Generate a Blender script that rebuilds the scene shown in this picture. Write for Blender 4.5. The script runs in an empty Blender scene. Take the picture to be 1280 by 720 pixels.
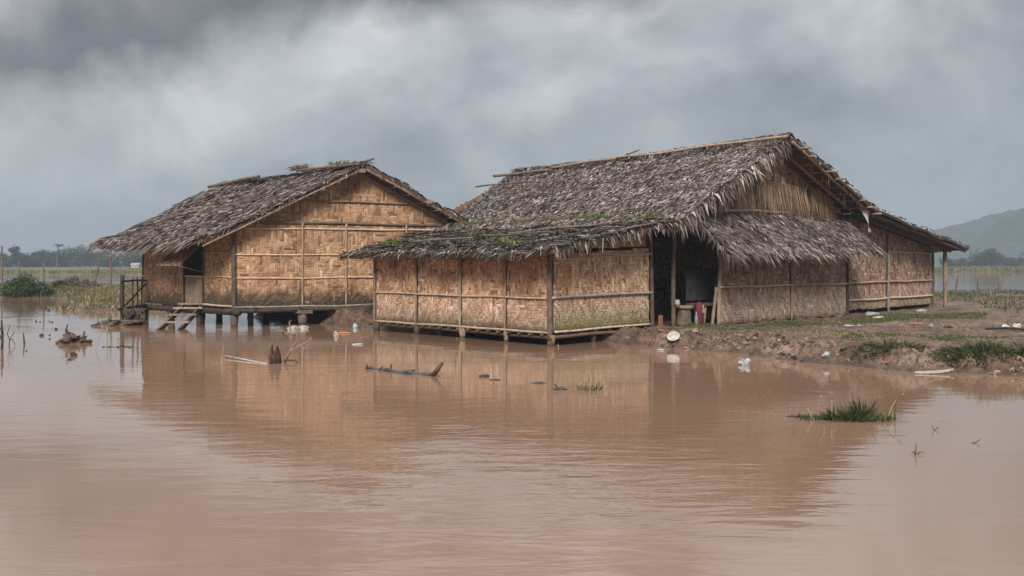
import bpy, math, random
import numpy as np
from mathutils import Vector, noise
V = Vector
rnd = random.Random(7)
scn = bpy.context.scene
COL = scn.collection

# ------------------------------------------------------------------ camera
F, HZ, H = 1138.0, 329.0, 1.75            # focal length and horizon in px of a 1280 px wide frame, eye height in m
cam_d = bpy.data.cameras.new('camera'); cam = bpy.data.objects.new('camera', cam_d); COL.objects.link(cam)
cam.location = (0, 0, H); cam.rotation_euler = (math.radians(90), 0, 0)
cam_d.sensor_width = 36; cam_d.lens = 36 * F / 1280; cam_d.shift_y = -(360 - HZ) / 1280
cam_d.clip_start = .1; cam_d.clip_end = 9000
scn.camera = cam

def at(px, py, z=0.0):                      # the point of the level z that the photo shows at px, py
    d = (H - z) * F / (py - HZ)
    return V(((px - 640) / F * d, d, z))

# ------------------------------------------------------------------ node helpers
def new_mat(name):
    m = bpy.data.materials.new(name); m.use_nodes = True
    nt = m.node_tree; b = nt.nodes['Principled BSDF']
    return m, nt, b
def N(nt, typ, **kw):
    n = nt.nodes.new(typ)
    for k, v in kw.items():
        if k.startswith('i_'):
            n.inputs[k[2:]].default_value = v
        else:
            setattr(n, k, v)
    return n
def ramp(nt, src, stops, interp='LINEAR'):
    r = nt.nodes.new('ShaderNodeValToRGB'); r.color_ramp.interpolation = interp
    e = r.color_ramp.elements
    while len(e) < len(stops): e.new(.5)
    for k, (p, c) in enumerate(stops):
        e[k].position = p; e[k].color = (*c, 1) if len(c) == 3 else c
    nt.links.new(src, r.inputs[0]); return r.outputs[0]
def mixc(nt, fac, a, b, mode='MIX'):
    m = nt.nodes.new('ShaderNodeMix'); m.data_type = 'RGBA'; m.blend_type = mode
    for s, i in ((fac, 0), (a, 6), (b, 7)):
        if isinstance(s, (int, float)): m.inputs[i].default_value = s
        elif isinstance(s, tuple): m.inputs[i].default_value = (*s, 1)
        else: nt.links.new(s, m.inputs[i])
    return m.outputs[2]
def mth(nt, op, a, b=None, c=None, clamp=False):
    m = nt.nodes.new('ShaderNodeMath'); m.operation = op; m.use_clamp = clamp
    for i, s in enumerate((a, b, c)):
        if s is None: continue
        if isinstance(s, (int, float)): m.inputs[i].default_value = s
        else: nt.links.new(s, m.inputs[i])
    return m.outputs[0]
def mapr(nt, v, a, b, c=0., d=1.):
    m = nt.nodes.new('ShaderNodeMapRange'); m.clamp = True; m.interpolation_type = 'SMOOTHSTEP'
    nt.links.new(v, m.inputs[0])
    for i, s in enumerate((a, b, c, d)): m.inputs[i + 1].default_value = s
    return m.outputs[0]
def pos(nt): return nt.nodes.new('ShaderNodeNewGeometry')
def noi(nt, vec, scale, detail=4, rough=.55, sc=(1, 1, 1), dist=0.):
    mp = nt.nodes.new('ShaderNodeMapping'); mp.inputs['Scale'].default_value = sc
    nt.links.new(vec, mp.inputs[0])
    n = nt.nodes.new('ShaderNodeTexNoise'); n.inputs['Scale'].default_value = scale
    n.inputs['Detail'].default_value = detail; n.inputs['Roughness'].default_value = rough
    n.inputs['Distortion'].default_value = dist
    nt.links.new(mp.outputs[0], n.inputs['Vector']); return n.outputs['Fac']
def bump(nt, b, h, strength=.5, dist=.02):
    n = nt.nodes.new('ShaderNodeBump'); n.inputs['Strength'].default_value = strength; n.inputs['Distance'].default_value = dist
    nt.links.new(h, n.inputs['Height']); nt.links.new(n.outputs[0], b.inputs['Normal'])

# ------------------------------------------------------------------ materials
def weave_mat(name, stops, foot=None, moss=None, moss_z=(.25, .8), grey=None, grey_z=(.4, 1.2), dirt=.55):
    m, nt, b = new_mat(name); g = pos(nt)
    c = ramp(nt, g.outputs['Random Per Island'], stops)
    n1 = noi(nt, g.outputs['Position'], 1.6, 6, .6)
    c = mixc(nt, mapr(nt, n1, .38, .68), c, mixc(nt, 1., c, (dirt, dirt * .9, dirt * .82), 'MULTIPLY'))
    n2 = noi(nt, g.outputs['Position'], 3.2, 5, .65, (2.2, 2.2, .5))       # rain streaks running down the mat
    c = mixc(nt, mapr(nt, n2, .55, .72, 0, .6), c, (.13, .075, .045))
    sep = N(nt, 'ShaderNodeSeparateXYZ'); nt.links.new(g.outputs['Position'], sep.inputs[0])
    n3 = noi(nt, g.outputs['Position'], 2.6, 5, .65, (1, 1, .6))
    if grey:
        zz = mth(nt, 'ADD', sep.outputs[2], mth(nt, 'MULTIPLY', mth(nt, 'SUBTRACT', n3, .5), 1.3))
        c = mixc(nt, mapr(nt, zz, grey_z[0], grey_z[1], .72, 0), c, mixc(nt, .55, c, grey))
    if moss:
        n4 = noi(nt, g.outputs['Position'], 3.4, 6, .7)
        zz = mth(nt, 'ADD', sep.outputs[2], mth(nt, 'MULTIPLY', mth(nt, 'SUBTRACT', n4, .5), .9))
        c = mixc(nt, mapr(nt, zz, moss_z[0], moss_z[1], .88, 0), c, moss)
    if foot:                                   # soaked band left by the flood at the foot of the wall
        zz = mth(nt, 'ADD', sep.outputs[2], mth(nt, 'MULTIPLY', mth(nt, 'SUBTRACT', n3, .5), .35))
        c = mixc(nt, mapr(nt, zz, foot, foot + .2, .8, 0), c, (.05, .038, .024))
    f = noi(nt, g.outputs['Position'], 60, 3, .6)
    c = mixc(nt, .35, c, mixc(nt, 1., c, ramp(nt, f, [(.3, (.5, .5, .5)), (.7, (1.3, 1.3, 1.3))]), 'MULTIPLY'))
    nt.links.new(c, b.inputs['Base Color']); b.inputs['Roughness'].default_value = .62
    b.inputs['Specular IOR Level'].default_value = .3
    bump(nt, b, f, .4, .004)
    return m
def wood_mat(name, c1, c2, rough=.75, wet=None):
    m, nt, b = new_mat(name); g = pos(nt); oi = N(nt, 'ShaderNodeObjectInfo')
    n = noi(nt, g.outputs['Position'], 7, 5, .65)
    n2 = noi(nt, g.outputs['Position'], 38, 4, .6, (1, 1, .35))
    t = mth(nt, 'ADD', mth(nt, 'MULTIPLY', n, .6), mth(nt, 'MULTIPLY', n2, .4))
    c = ramp(nt, t, [(.36, c1), (.64, c2)])
    k = mth(nt, 'MULTIPLY_ADD', oi.outputs['Random'], .55, .72)
    c = mixc(nt, 1., c, N(nt, 'ShaderNodeCombineColor').outputs[0], 'MULTIPLY') if False else c
    vm = N(nt, 'ShaderNodeVectorMath', operation='SCALE'); nt.links.new(c, vm.inputs[0]); nt.links.new(k, vm.inputs['Scale'])
    c = vm.outputs[0]
    if wet:                                    # tide mark: the foot of the stilts is stained by muddy water
        sep = N(nt, 'ShaderNodeSeparateXYZ'); nt.links.new(g.outputs['Position'], sep.inputs[0])
        zz = mth(nt, 'ADD', sep.outputs[2], mth(nt, 'MULTIPLY', mth(nt, 'SUBTRACT', n, .5), .15))
        c = mixc(nt, mapr(nt, zz, .16, .30, .6, 0), c, wet)
        c = mixc(nt, mapr(nt, zz, .04, .12, .75, 0), c, (.03, .02, .014))
    nt.links.new(c, b.inputs['Base Color']); b.inputs['Roughness'].default_value = rough
    b.inputs['Specular IOR Level'].default_value = .3
    bump(nt, b, n2, .5, .006)
    return m
def island_mat(name, stops, rough=.85, patch=None, patch_amt=.5, patch_scale=1.3, trans=0.):
    m, nt, b = new_mat(name); g = pos(nt)
    c = ramp(nt, g.outputs['Random Per Island'], stops)
    if patch:
        n = noi(nt, g.outputs['Position'], patch_scale, 5, .6)
        c = mixc(nt, mapr(nt, n, .45, .68, 0, patch_amt), c, patch)
    nt.links.new(c, b.inputs['Base Color']); b.inputs['Roughness'].default_value = rough
    b.inputs['Specular IOR Level'].default_value = .25
    if trans:
        ts = N(nt, 'ShaderNodeBsdfTranslucent'); nt.links.new(c, ts.inputs[0])
        mx = N(nt, 'ShaderNodeMixShader'); mx.inputs[0].default_value = trans
        nt.links.new(b.outputs[0], mx.inputs[1]); nt.links.new(ts.outputs[0], mx.inputs[2])
        nt.links.new(mx.outputs[0], nt.nodes['Material Output'].inputs['Surface'])
    return m
def plain_mat(name, c1, c2, rough=.6, scale=12, spec=.4):
    m, nt, b = new_mat(name); g = pos(nt)
    c = ramp(nt, noi(nt, g.outputs['Position'], scale, 5, .6), [(.35, c1), (.65, c2)])
    nt.links.new(c, b.inputs['Base Color']); b.inputs['Roughness'].default_value = rough
    b.inputs['Specular IOR Level'].default_value = spec
    return m

TAN = [(0, (.18, .093, .05)), (.13, (.37, .21, .115)), (.5, (.45, .27, .155)), (.85, (.51, .325, .20)), (.94, (.57, .39, .255)), (1, (.66, .49, .34))]
PALE = [(0, (0.262, 0.146, 0.082)), (.14, (0.505, 0.313, 0.184)), (.5, (0.586, 0.380, 0.240)), (.8, (0.656, 0.449, 0.296)), (1, (0.828, 0.663, 0.530))]
PALE2 = [(0, (0.202, 0.102, 0.056)), (.13, (0.424, 0.234, 0.133)), (.5, (0.545, 0.327, 0.199)), (.85, (0.616, 0.401, 0.265)), (.93, (0.687, 0.487, 0.357)), (1, (0.808, 0.635, 0.510))]
WORN = [(0, (0.111, 0.063, 0.041)), (.16, (0.293, 0.181, 0.122)), (.55, (0.373, 0.239, 0.168)), (.85, (0.445, 0.303, 0.219)), (1, (0.666, 0.527, 0.449))]
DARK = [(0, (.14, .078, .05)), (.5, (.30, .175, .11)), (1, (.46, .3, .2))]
M = {}
M['weave_front'] = weave_mat('weave_front', PALE2, .27, moss=(.115, .11, .05), moss_z=(.2, .72), grey=(.52, .40, .33), grey_z=(.5, 1.25))
M['weave_side'] = weave_mat('weave_side', PALE, .26, moss=(.17, .165, .055), moss_z=(.3, 1.0), grey=(.56, .46, .4), grey_z=(.7, 1.35), dirt=.75)
M['weave_worn'] = weave_mat('weave_worn', WORN, .16, moss=(.2, .17, .13), moss_z=(.0, .5), grey=(.46, .37, .32), grey_z=(.4, 1.5), dirt=.5)
M['weave_rear'] = weave_mat('weave_rear', WORN, .14, moss=(.2, .185, .1), moss_z=(.0, .6), grey=(.45, .37, .27), grey_z=(.4, 1.2), dirt=.7)
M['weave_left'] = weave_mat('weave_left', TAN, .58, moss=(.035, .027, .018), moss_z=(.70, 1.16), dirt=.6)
M['weave_gable'] = weave_mat('weave_gable', WORN, dirt=.6)
M['weave_dark'] = weave_mat('weave_dark', DARK, dirt=.6)  # indoor matting: the dimness of the rooms is put into its darker colours
M['backing'] = plain_mat('backing', (.19, .11, .06), (.30, .18, .10), .9, 9)
M['post'] = wood_mat('post', (.06, .042, .033), (.17, .125, .098), wet=(.14, .085, .055))
M['post_tan'] = wood_mat('post_tan', (.17, .115, .078), (.33, .24, .17), wet=(.16, .1, .06))
M['batten'] = wood_mat('batten', (.30, .215, .145), (.58, .45, .34), .6)
M['batten_grey'] = wood_mat('batten_grey', (.17, .145, .125), (.4, .355, .31), .7)
M['black_wood'] = wood_mat('black_wood', (.02, .015, .012), (.065, .048, .038), .7, wet=(.09, .055, .037))
M['grey_wood'] = wood_mat('grey_wood', (.035, .037, .037), (.095, .098, .095), .8)
M['thatch'] = island_mat('thatch', [(0, (0.022, 0.016, 0.014)), (.25, (0.087, 0.065, 0.056)), (.6, (0.194, 0.154, 0.140)), (.88, (0.284, 0.238, 0.220)), (1, (0.519, 0.452, 0.425))], .8, (0.056, 0.040, 0.033), .6, 1.1)
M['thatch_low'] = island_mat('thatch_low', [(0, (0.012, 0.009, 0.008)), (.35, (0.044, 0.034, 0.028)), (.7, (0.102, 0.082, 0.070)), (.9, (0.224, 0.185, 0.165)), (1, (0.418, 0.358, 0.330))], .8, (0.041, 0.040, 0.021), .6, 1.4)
M['thatch_left'] = island_mat('thatch_left', [(0, (0.018, 0.013, 0.011)), (.25, (0.063, 0.048, 0.039)), (.62, (0.138, 0.106, 0.092)), (.9, (0.255, 0.206, 0.187)), (1, (0.385, 0.327, 0.299))], .8, (0.056, 0.040, 0.034), .5, 1.0)
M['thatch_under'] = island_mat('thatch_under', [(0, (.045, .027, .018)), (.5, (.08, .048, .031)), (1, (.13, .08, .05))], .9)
M['straw'] = island_mat('straw', [(0, (.14, .085, .05)), (.5, (.30, .195, .12)), (1, (.48, .35, .25))], .85)
M['straw_yellow'] = island_mat('straw_yellow', [(0, (.2, .13, .06)), (.5, (.36, .25, .12)), (1, (.5, .38, .22))], .85)
GR = [(0, (.02, .032, .009)), (.4, (.06, .09, .024)), (.8, (.115, .145, .045)), (1, (.25, .22, .11))]
M['grass'] = island_mat('grass', GR, .6, trans=.25)
M['grass_dark'] = island_mat('grass_dark', [(0, (.018, .026, .010)), (.5, (.045, .062, .021)), (.9, (.09, .105, .04)), (1, (.24, .2, .11))], .6, trans=.2)
M['grass_dry'] = island_mat('grass_dry', [(0, (.05, .06, .02)), (.3, (.10, .105, .042)), (.6, (.21, .17, .085)), (1, (.42, .33, .21))], .7, trans=.2)
M['weed'] = island_mat('weed', [(0, (.035, .055, .012)), (.6, (.095, .125, .032)), (1, (.22, .25, .09))], .6, trans=.3)
M['bush'] = island_mat('bush', [(0, (.016, .033, .01)), (.6, (.04, .07, .018)), (1, (.085, .12, .035))], .6, trans=.2)
M['tree'] = island_mat('tree', [(0, (.014, .024, .010)), (.6, (.03, .045, .018)), (1, (.06, .078, .032))], .7, trans=.15)
M['bark'] = wood_mat('bark', (.05, .04, .032), (.14, .11, .09), .9)
M['reed'] = island_mat('reed', [(0, (.045, .05, .022)), (.5, (.10, .095, .045)), (1, (.22, .18, .1))], .8)
M['white'] = plain_mat('white', (.24, .205, .17), (.5, .47, .43), .65, 16)
M['grey'] = plain_mat('grey', (.16, .17, .18), (.42, .43, .43), .5, 25)
M['bluish'] = plain_mat('bluish', (.3, .34, .39), (.5, .55, .6), .4, 30)
M['red'] = plain_mat('red', (.075, .016, .014), (.15, .03, .025), .55, 14)
M['orange'] = plain_mat('orange', (.35, .14, .06), (.55, .28, .15), .6, 20)
M['glass'] = plain_mat('glass', (.13, .16, .15), (.25, .28, .27), .15, 20)
M['metal'] = plain_mat('metal', (.3, .31, .33), (.5, .51, .53), .4, 20)
M['dark_drift'] = wood_mat('dark_drift', (.03, .027, .025), (.14, .13, .12), .7)
M['mudroot'] = plain_mat('mudroot', (.03, .02, .015), (.12, .08, .056), .6, 14)
M['hay'] = M['straw_yellow']

# ------------------------------------------------------------------ mesh builder
ORG = {}
class MB:
    def __init__(s): s.v = []; s.f = []
    def quad(s, a, b, c, d):
        n = len(s.v); s.v += [a, b, c, d]; s.f.append((n, n + 1, n + 2, n + 3))
    def box(s, c, ax, ay, az):              # centre and three half axes
        n = len(s.v)
        for i in (-1, 1):
            for j in (-1, 1):
                for k in (-1, 1): s.v.append(c + ax * i + ay * j + az * k)
        for q in ((0, 1, 3, 2), (4, 6, 7, 5), (0, 4, 5, 1), (2, 3, 7, 6), (0, 2, 6, 4), (1, 5, 7, 3)):
            s.f.append(tuple(n + i for i in q))
    def tube(s, pts, rad, seg=8, cap=True):
        n0 = len(s.v); m = len(pts)
        for i, p in enumerate(pts):
            t = (pts[min(i + 1, m - 1)] - pts[max(i - 1, 0)]).normalized()
            a = t.cross(V((.13, .31, .94)))
            if a.length < .05: a = t.cross(V((1, 0, 0)))
            a.normalize(); b = t.cross(a); r = rad[i] if isinstance(rad, (list, tuple)) else rad
            for k in range(seg):
                w = 2 * math.pi * k / seg
                s.v.append(p + a * (r * math.cos(w)) + b * (r * math.sin(w)))
        for i in range(m - 1):
            for k in range(seg):
                k2 = (k + 1) % seg; q = n0 + i * seg
                s.f.append((q + k, q + k2, q + seg + k2, q + seg + k))
        if cap:
            s.f.append(tuple(n0 + k for k in range(seg))[::-1]); s.f.append(tuple(n0 + (m - 1) * seg + k for k in range(seg)))
    def pole(s, a, b, r, r2=None, wob=.012, seg=8):   # bamboo or wood pole with nodes and a slight bow
        r2 = r if r2 is None else r2; L = (b - a).length; n = max(3, int(L / .17)); pts = []; rr = []
        o = V((rnd.random() * 50, rnd.random() * 50, 0))
        for i in range(n + 1):
            t = i / n; e = 4 * t * (1 - t)
            w = V((noise.noise(o + V((t * L * .8, 0, 0))), noise.noise(o + V((0, t * L * .8, 9))), noise.noise(o + V((5, 0, t * L * .8))))) * wob * 2 * min(1, e + .15)
            pts.append(a.lerp(b, t) + w); k = r + (r2 - r) * t
            rr.append(k * (1.13 if i % 2 == 0 else .96))
        s.tube(pts, rr, seg)
    def blade(s, p, d, side, L, w, droop=.2, n=2):    # a leaf: tapering strip that bends down
        n0 = len(s.v)
        for i in range(n + 1):
            t = i / n; q = p + d * (L * t) + V((0, 0, -1)) * (droop * L * t * t)
            ww = w * .5 * (1 - .1 * t if t < .6 else (1 - t) * 2.2 + .08)
            s.v.append(q - side * ww); s.v.append(q + side * ww)
        for i in range(n):
            k = n0 + 2 * i; s.f.append((k, k + 1, k + 3, k + 2))
    def build(s, name, mat, parent=None, smooth=False):
        o0 = ORG.get(parent.name, V((0, 0, 0))) if parent else V((0, 0, 0))
        if not parent and s.v:
            xs = [p[0] for p in s.v]; ys = [p[1] for p in s.v]
            o0 = V(((min(xs) + max(xs)) / 2, (min(ys) + max(ys)) / 2, min(p[2] for p in s.v)))
        me = bpy.data.meshes.new(name)
        me.from_pydata([(p[0] - o0[0], p[1] - o0[1], p[2] - o0[2]) for p in s.v], [], s.f)
        me.materials.append(M[mat] if isinstance(mat, str) else mat)
        if smooth: me.polygons.foreach_set('use_smooth', [True] * len(me.polygons))
        o = bpy.data.objects.new(name, me); COL.objects.link(o)
        if parent: o.parent = parent
        else: o.location = o0
        ORG[o.name] = o0
        return o
def tag(o, label=None, cat=None, group=None, kind=None):
    for k, v in (('label', label), ('category', cat), ('group', group), ('kind', kind)):
        if v: o[k] = v
    return o
def thing(name, label, cat, loc, group=None):
    o = bpy.data.objects.new(name, None); COL.objects.link(o); o.location = loc; o.empty_display_size = .3
    ORG[o.name] = V(loc); return tag(o, label, cat, group)
def pole_part(parent, name, mat, a, b, r, r2=None, wob=.012):
    m = MB(); m.pole(a, b, r, r2, wob); return m.build(name, mat, parent, True)
def U(a, b): return rnd.uniform(a, b)

# ------------------------------------------------------------------ ground
def ease(t): t = np.clip(t, 0, 1); return t * t * (3 - 2 * t)
def sdist(X, Y, poly):                      # signed distance, positive inside
    d = np.full(X.shape, 1e9); ins = np.zeros(X.shape, bool); n = len(poly)
    for i in range(n):
        x0, y0 = poly[i]; x1, y1 = poly[(i + 1) % n]
        ex, ey = x1 - x0, y1 - y0; t = np.clip(((X - x0) * ex + (Y - y0) * ey) / (ex * ex + ey * ey), 0, 1)
        d = np.minimum(d, np.hypot(X - x0 - t * ex, Y - y0 - t * ey))
        if y0 != y1:
            c = ((y0 > Y) != (y1 > Y)) & (X < (x1 - x0) * (Y - y0) / (y1 - y0) + x0); ins ^= c
    return np.where(ins, d, -d)
def nz(X, Y, sc, seed, octv=4):
    out = np.empty(X.shape); fx = X.ravel(); fy = Y.ravel(); o = out.ravel()
    for i in range(fx.size): o[i] = noise.fractal((fx[i] * sc, fy[i] * sc, seed), 1.0, 2.0, octv)
    return o.reshape(X.shape)
BANK = [(2.2, 20.0), (2.9, 19.3), (4.1, 17.9), (5.1, 16.3), (6.1, 15.2), (7.1, 14.5), (8.0, 14.1), (10.5, 13.1), (14, 12.5), (20, 12), (30, 13), (44, 20),
        (44, 57), (30, 56), (24, 52), (17, 44), (13, 40), (6, 40), (-2, 34), (-5.5, 36), (-8.2, 33), (-8.4, 29.6), (-6.6, 28.0), (-5.7, 26.6), (-4.9, 25.1), (-3.4, 24.4), (-2.6, 25.2), (-.9, 24.6), (.4, 22.6)]
ISLE = [(-15.2, 33.4), (-16.8, 33.2), (-17.6, 36), (-19.2, 40), (-21.5, 44.5), (-26, 46.6), (-31, 45.8), (-42, 47), (-60, 54), (-62, 74), (-42, 70), (-30, 66), (-22, 62), (-14, 52), (-11.5, 42), (-13, 35.5)]
def axis(parts):
    out = []
    for a, b, st in parts: out += list(np.arange(a, b - 1e-6, st))
    return np.array(out + [parts[-1][1]])
gx = axis([(-4000, -800, 1600), (-800, -90, 237), (-90, -66, 6), (-66, -22, .6), (-22, -9, .35), (-9, 2, .15), (2, 13, .065), (13, 18, .13), (18, 46, .5), (46, 90, 11), (90, 800, 237), (800, 4000, 1600)])
gy = axis([(-300, 5, 61), (5, 11, .75), (11, 13, .13), (13, 22, .065), (22, 36, .14), (36, 62, .4), (62, 90, 2), (90, 800, 142), (800, 5000, 1400)])
X, Y = np.meshgrid(gx, gy, indexing='ij')
near = (X > -66) & (X < 46) & (Y > 10) & (Y < 80)
n_big = np.zeros(X.shape); n_fine = np.zeros(X.shape); n_clod = np.zeros(X.shape)
xs, ys = X[near], Y[near]
n_big[near] = nz(xs, ys, .55, 3.1, 4); n_fine[near] = nz(xs, ys, 2.6, 8.7, 5); n_clod[near] = nz(xs, ys, 5.5, 1.7, 4)
sb = sdist(X, Y, BANK) + n_big * .2 + n_fine * .22
si = sdist(X, Y, ISLE) + n_big * .8 + n_fine * .25
base = .16 * ease((-X - 2) / 3) + np.clip(.25 - .0125 * (Y - 19), .10, .27) + .03 * n_big + .03 * n_fine + .022 * n_clod
rim = np.exp(-((sb - .55) / .45) ** 2)      # rough eroded lip along the shore
hb = base * ease(sb / .42) + rim * (.0 + .10 * np.abs(n_fine) + .085 * n_clod + .0) - .3 * ease(-sb / .8 + .1)
# heap of dug mud behind the front room, low in the middle under the far hut
hb += .34 * np.exp(-(((X + 3.6) / 1.0) ** 2 + ((Y - 26.2) / .8) ** 2)) * (1 + .5 * n_fine) * (sb > -.1)
for px, py, r in ((960, 416, .12),):
    p = at(px, py, .1); hb -= .34 * np.exp(-(((X - p.x) / (r * 1.5)) ** 2 + ((Y - p.y) / (r * 1.05)) ** 2))
hi = (.22 + .13 * n_big + .03 * n_fine) * ease(si / 1.2) + .12 * ease((Y - 42) / 8) * ease((-22 - X) / -6 + 1) * ease(si / 3) - .3 * ease(-si / .8 + .1)
Z = np.maximum(np.maximum(hb, hi), -.45)
# the lot under and in front of the houses keeps low ripples only
def gz(x, y):
    i = min(max(int(np.searchsorted(gx, x)) - 1, 0), len(gx) - 2); j = min(max(int(np.searchsorted(gy, y)) - 1, 0), len(gy) - 2)
    a = (x - gx[i]) / (gx[i + 1] - gx[i]); b = (y - gy[j]) / (gy[j + 1] - gy[j])
    return float(Z[i, j] * (1 - a) * (1 - b) + Z[i + 1, j] * a * (1 - b) + Z[i, j + 1] * (1 - a) * b + Z[i + 1, j + 1] * a * b)
def on(px, py, z0=.15):                     # the ground point seen at px, py
    d = 8.0
    while d < 110:
        x, z = (px - 640) / F * d, H - (py - HZ) * d / F
        if gz(x, d) >= z: break
        d += .03
    return V((x, d, gz(x, d)))
nx, ny = X.shape
me = bpy.data.meshes.new('ground')
idx = np.arange(nx * ny).reshape(nx, ny)
faces = np.stack([idx[:-1, :-1], idx[1:, :-1], idx[1:, 1:], idx[:-1, 1:]], -1).reshape(-1, 4)
me.from_pydata(np.stack([X, Y, Z], -1).reshape(-1, 3).tolist(), [], faces.tolist())
me.polygons.foreach_set('use_smooth', [True] * len(me.polygons))
m, nt, b = new_mat('mud'); g = pos(nt)
n1 = noi(nt, g.outputs['Position'], 1.1, 7, .65); n2 = noi(nt, g.outputs['Position'], 9, 7, .7); n3 = noi(nt, g.outputs['Position'], 34, 4, .6)
c = ramp(nt, n1, [(.3, (.075, .042, .028)), (.45, (.165, .098, .067)), (.58, (.28, .178, .13)), (.72, (.42, .30, .235))])
c = mixc(nt, mapr(nt, n2, .46, .62, 0, .85), c, (.045, .028, .02))
c = mixc(nt, mapr(nt, n3, .58, .75, 0, .7), c, (.42, .33, .27))
sep = N(nt, 'ShaderNodeSeparateXYZ'); nt.links.new(g.outputs['Position'], sep.inputs[0])
zz = mth(nt, 'ADD', sep.outputs[2], mth(nt, 'MULTIPLY', mth(nt, 'SUBTRACT', n2, .5), .12))
wetf = mapr(nt, zz, .03, .13, 1, 0)         # soaked mud along the water line
c = mixc(nt, mth(nt, 'MULTIPLY', wetf, .55), c, (.10, .062, .043))
nt.links.new(c, b.inputs['Base Color'])
n5 = noi(nt, g.outputs['Position'], 2.3, 4, .6)
nt.links.new(mth(nt, 'MULTIPLY_ADD', mth(nt, 'MAXIMUM', wetf, mapr(nt, n5, .52, .62)), -.55, .85), b.inputs['Roughness'])
bump(nt, b, mth(nt, 'ADD', n2, mth(nt, 'MULTIPLY', n3, .5)), 1., .09)
me.materials.append(m)
go = bpy.data.objects.new('ground', me); COL.objects.link(go); tag(go, 'muddy brown bank and flooded ground', kind='structure')

# ------------------------------------------------------------------ water
w = MB(); w.quad(V((-4000, -300, 0)), V((4000, -300, 0)), V((4000, 5000, 0)), V((-4000, 5000, 0)))
m, nt, b = new_mat('muddy_water'); g = pos(nt)
P_ = g.outputs['Position']
big = noi(nt, P_, .16, 3, .5, (1, 1.6, 1), .6)
c = ramp(nt, big, [(.3, (.22, .131, .086)), (.7, (.268, .166, .113))])
nt.links.new(c, b.inputs['Base Color']); b.inputs['Roughness'].default_value = .012; b.inputs['IOR'].default_value = 2.0
r1 = noi(nt, P_, 2.0, 3, .5, (.55, 2.1, 1), .5)
r2 = noi(nt, P_, 6.5, 3, .55, (.5, 1.6, 1), .4)
r3 = noi(nt, P_, .7, 2, .5, (.6, 1.5, 1), .3)
gust = N(nt, 'ShaderNodeVectorMath', operation='DISTANCE'); gust.inputs[1].default_value = (.3, 7.6, 0); nt.links.new(P_, gust.inputs[0])
mask = mapr(nt, noi(nt, P_, .11, 3, .55, (1, 1.3, 1), .8), .45, .7, .10, .40)
mask = mth(nt, 'ADD', mask, mapr(nt, gust.outputs['Value'], .8, 3.6, .22, 0))
hgt = mth(nt, 'MULTIPLY', mth(nt, 'ADD', mth(nt, 'ADD', mth(nt, 'MULTIPLY', r1, .55), mth(nt, 'MULTIPLY', r2, .16)), mth(nt, 'MULTIPLY', r3, .7)), mask)
bump(nt, b, hgt, 1., .04)
M['water'] = m
tag(w.build('water', 'water'), 'calm brown flood water', kind='structure')

# ------------------------------------------------------------------ woven bamboo matting and thatch
def weave(mb, P, nrm, a0, a1, z0, z1, cell=.055, seed=0, run=3, band=None, backing=True, off=.012):
    """matting on the surface P(a, z); z0, z1 are heights or functions of a. Strips are real, slightly bowed pieces."""
    R = random.Random(seed); f0 = z0 if callable(z0) else (lambda a: z0); f1 = z1 if callable(z1) else (lambda a: z1)
    zlo = min(f0(a0), f0(a1)); zhi = max(f1(a0), f1(a1), f1((a0 + a1) / 2), f1(a0 + (a1 - a0) * .3), f1(a0 + (a1 - a0) * .7))
    ni = int((a1 - a0) / cell); nj = int((zhi - zlo) / cell); band = band or R.choice([9, 12, 15]); ph = R.randint(0, 9)
    if ni < 1 or nj < 1: return
    ca = (a1 - a0) / ni; cz = cell; T = {}
    for i in range(ni):
        sg = 1 if ((i + ph + int(2.5 * noise.noise(V((i * .3, seed, 0))))) // band) % 2 == 0 else -1
        for j in range(nj):
            T[i, j] = ((i * sg + j + int(3 * noise.noise(V((i * .15, j * .15, seed * 1.7)))) + (0 if sg > 0 else band)) % (2 * run)) < run - (1 if run > 2 and R.random() < .3 else 0)
            if R.random() < .09: T[i, j] = not T[i, j]
    def okc(i, j):
        a = a0 + (i + .5) * ca; z = zlo + (j + .5) * cz; return f0(a) <= z <= f1(a)
    def piece(pa, pz, la, lz, along_a):
        j1, j2 = R.uniform(-.006, .006), R.uniform(-.006, .006); h = off + R.uniform(.001, .009); e = R.uniform(-.001, .004)
        q = []
        for t in (0, .5, 1):
            hh = h if t == .5 else e
            if along_a:
                for zz in (0, 1): q.append(P(pa + la * t, pz + lz * zz + j1 * (1 - t) + j2 * t) + nrm * hh)
            else:
                for aa in (0, 1): q.append(P(pa + la * aa + j1 * (1 - t) + j2 * t, pz + lz * t) + nrm * hh)
        n = len(mb.v); mb.v += q
        mb.f.append((n, n + 2, n + 3, n + 1)); mb.f.append((n + 2, n + 4, n + 5, n + 3))
    for j in range(nj):
        i = 0
        while i < ni:
            if T[i, j] and okc(i, j):
                k = i
                while k < ni and T[k, j] and okc(k, j) and k - i < run + 1: k += 1
                if R.random() > .012: piece(a0 + i * ca, zlo + j * cz + .002, (k - i) * ca, cz * R.uniform(.82, .97), True)
                i = k
            else: i += 1
    for i in range(ni):
        j = 0
        while j < nj:
            if not T[i, j] and okc(i, j):
                k = j
                while k < nj and not T[i, k] and okc(i, k) and k - j < run + 1: k += 1
                if R.random() > .012: piece(a0 + i * ca + .002, zlo + j * cz, ca * R.uniform(.82, .97), (k - j) * cz, False)
                j = k
            else: j += 1
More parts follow.
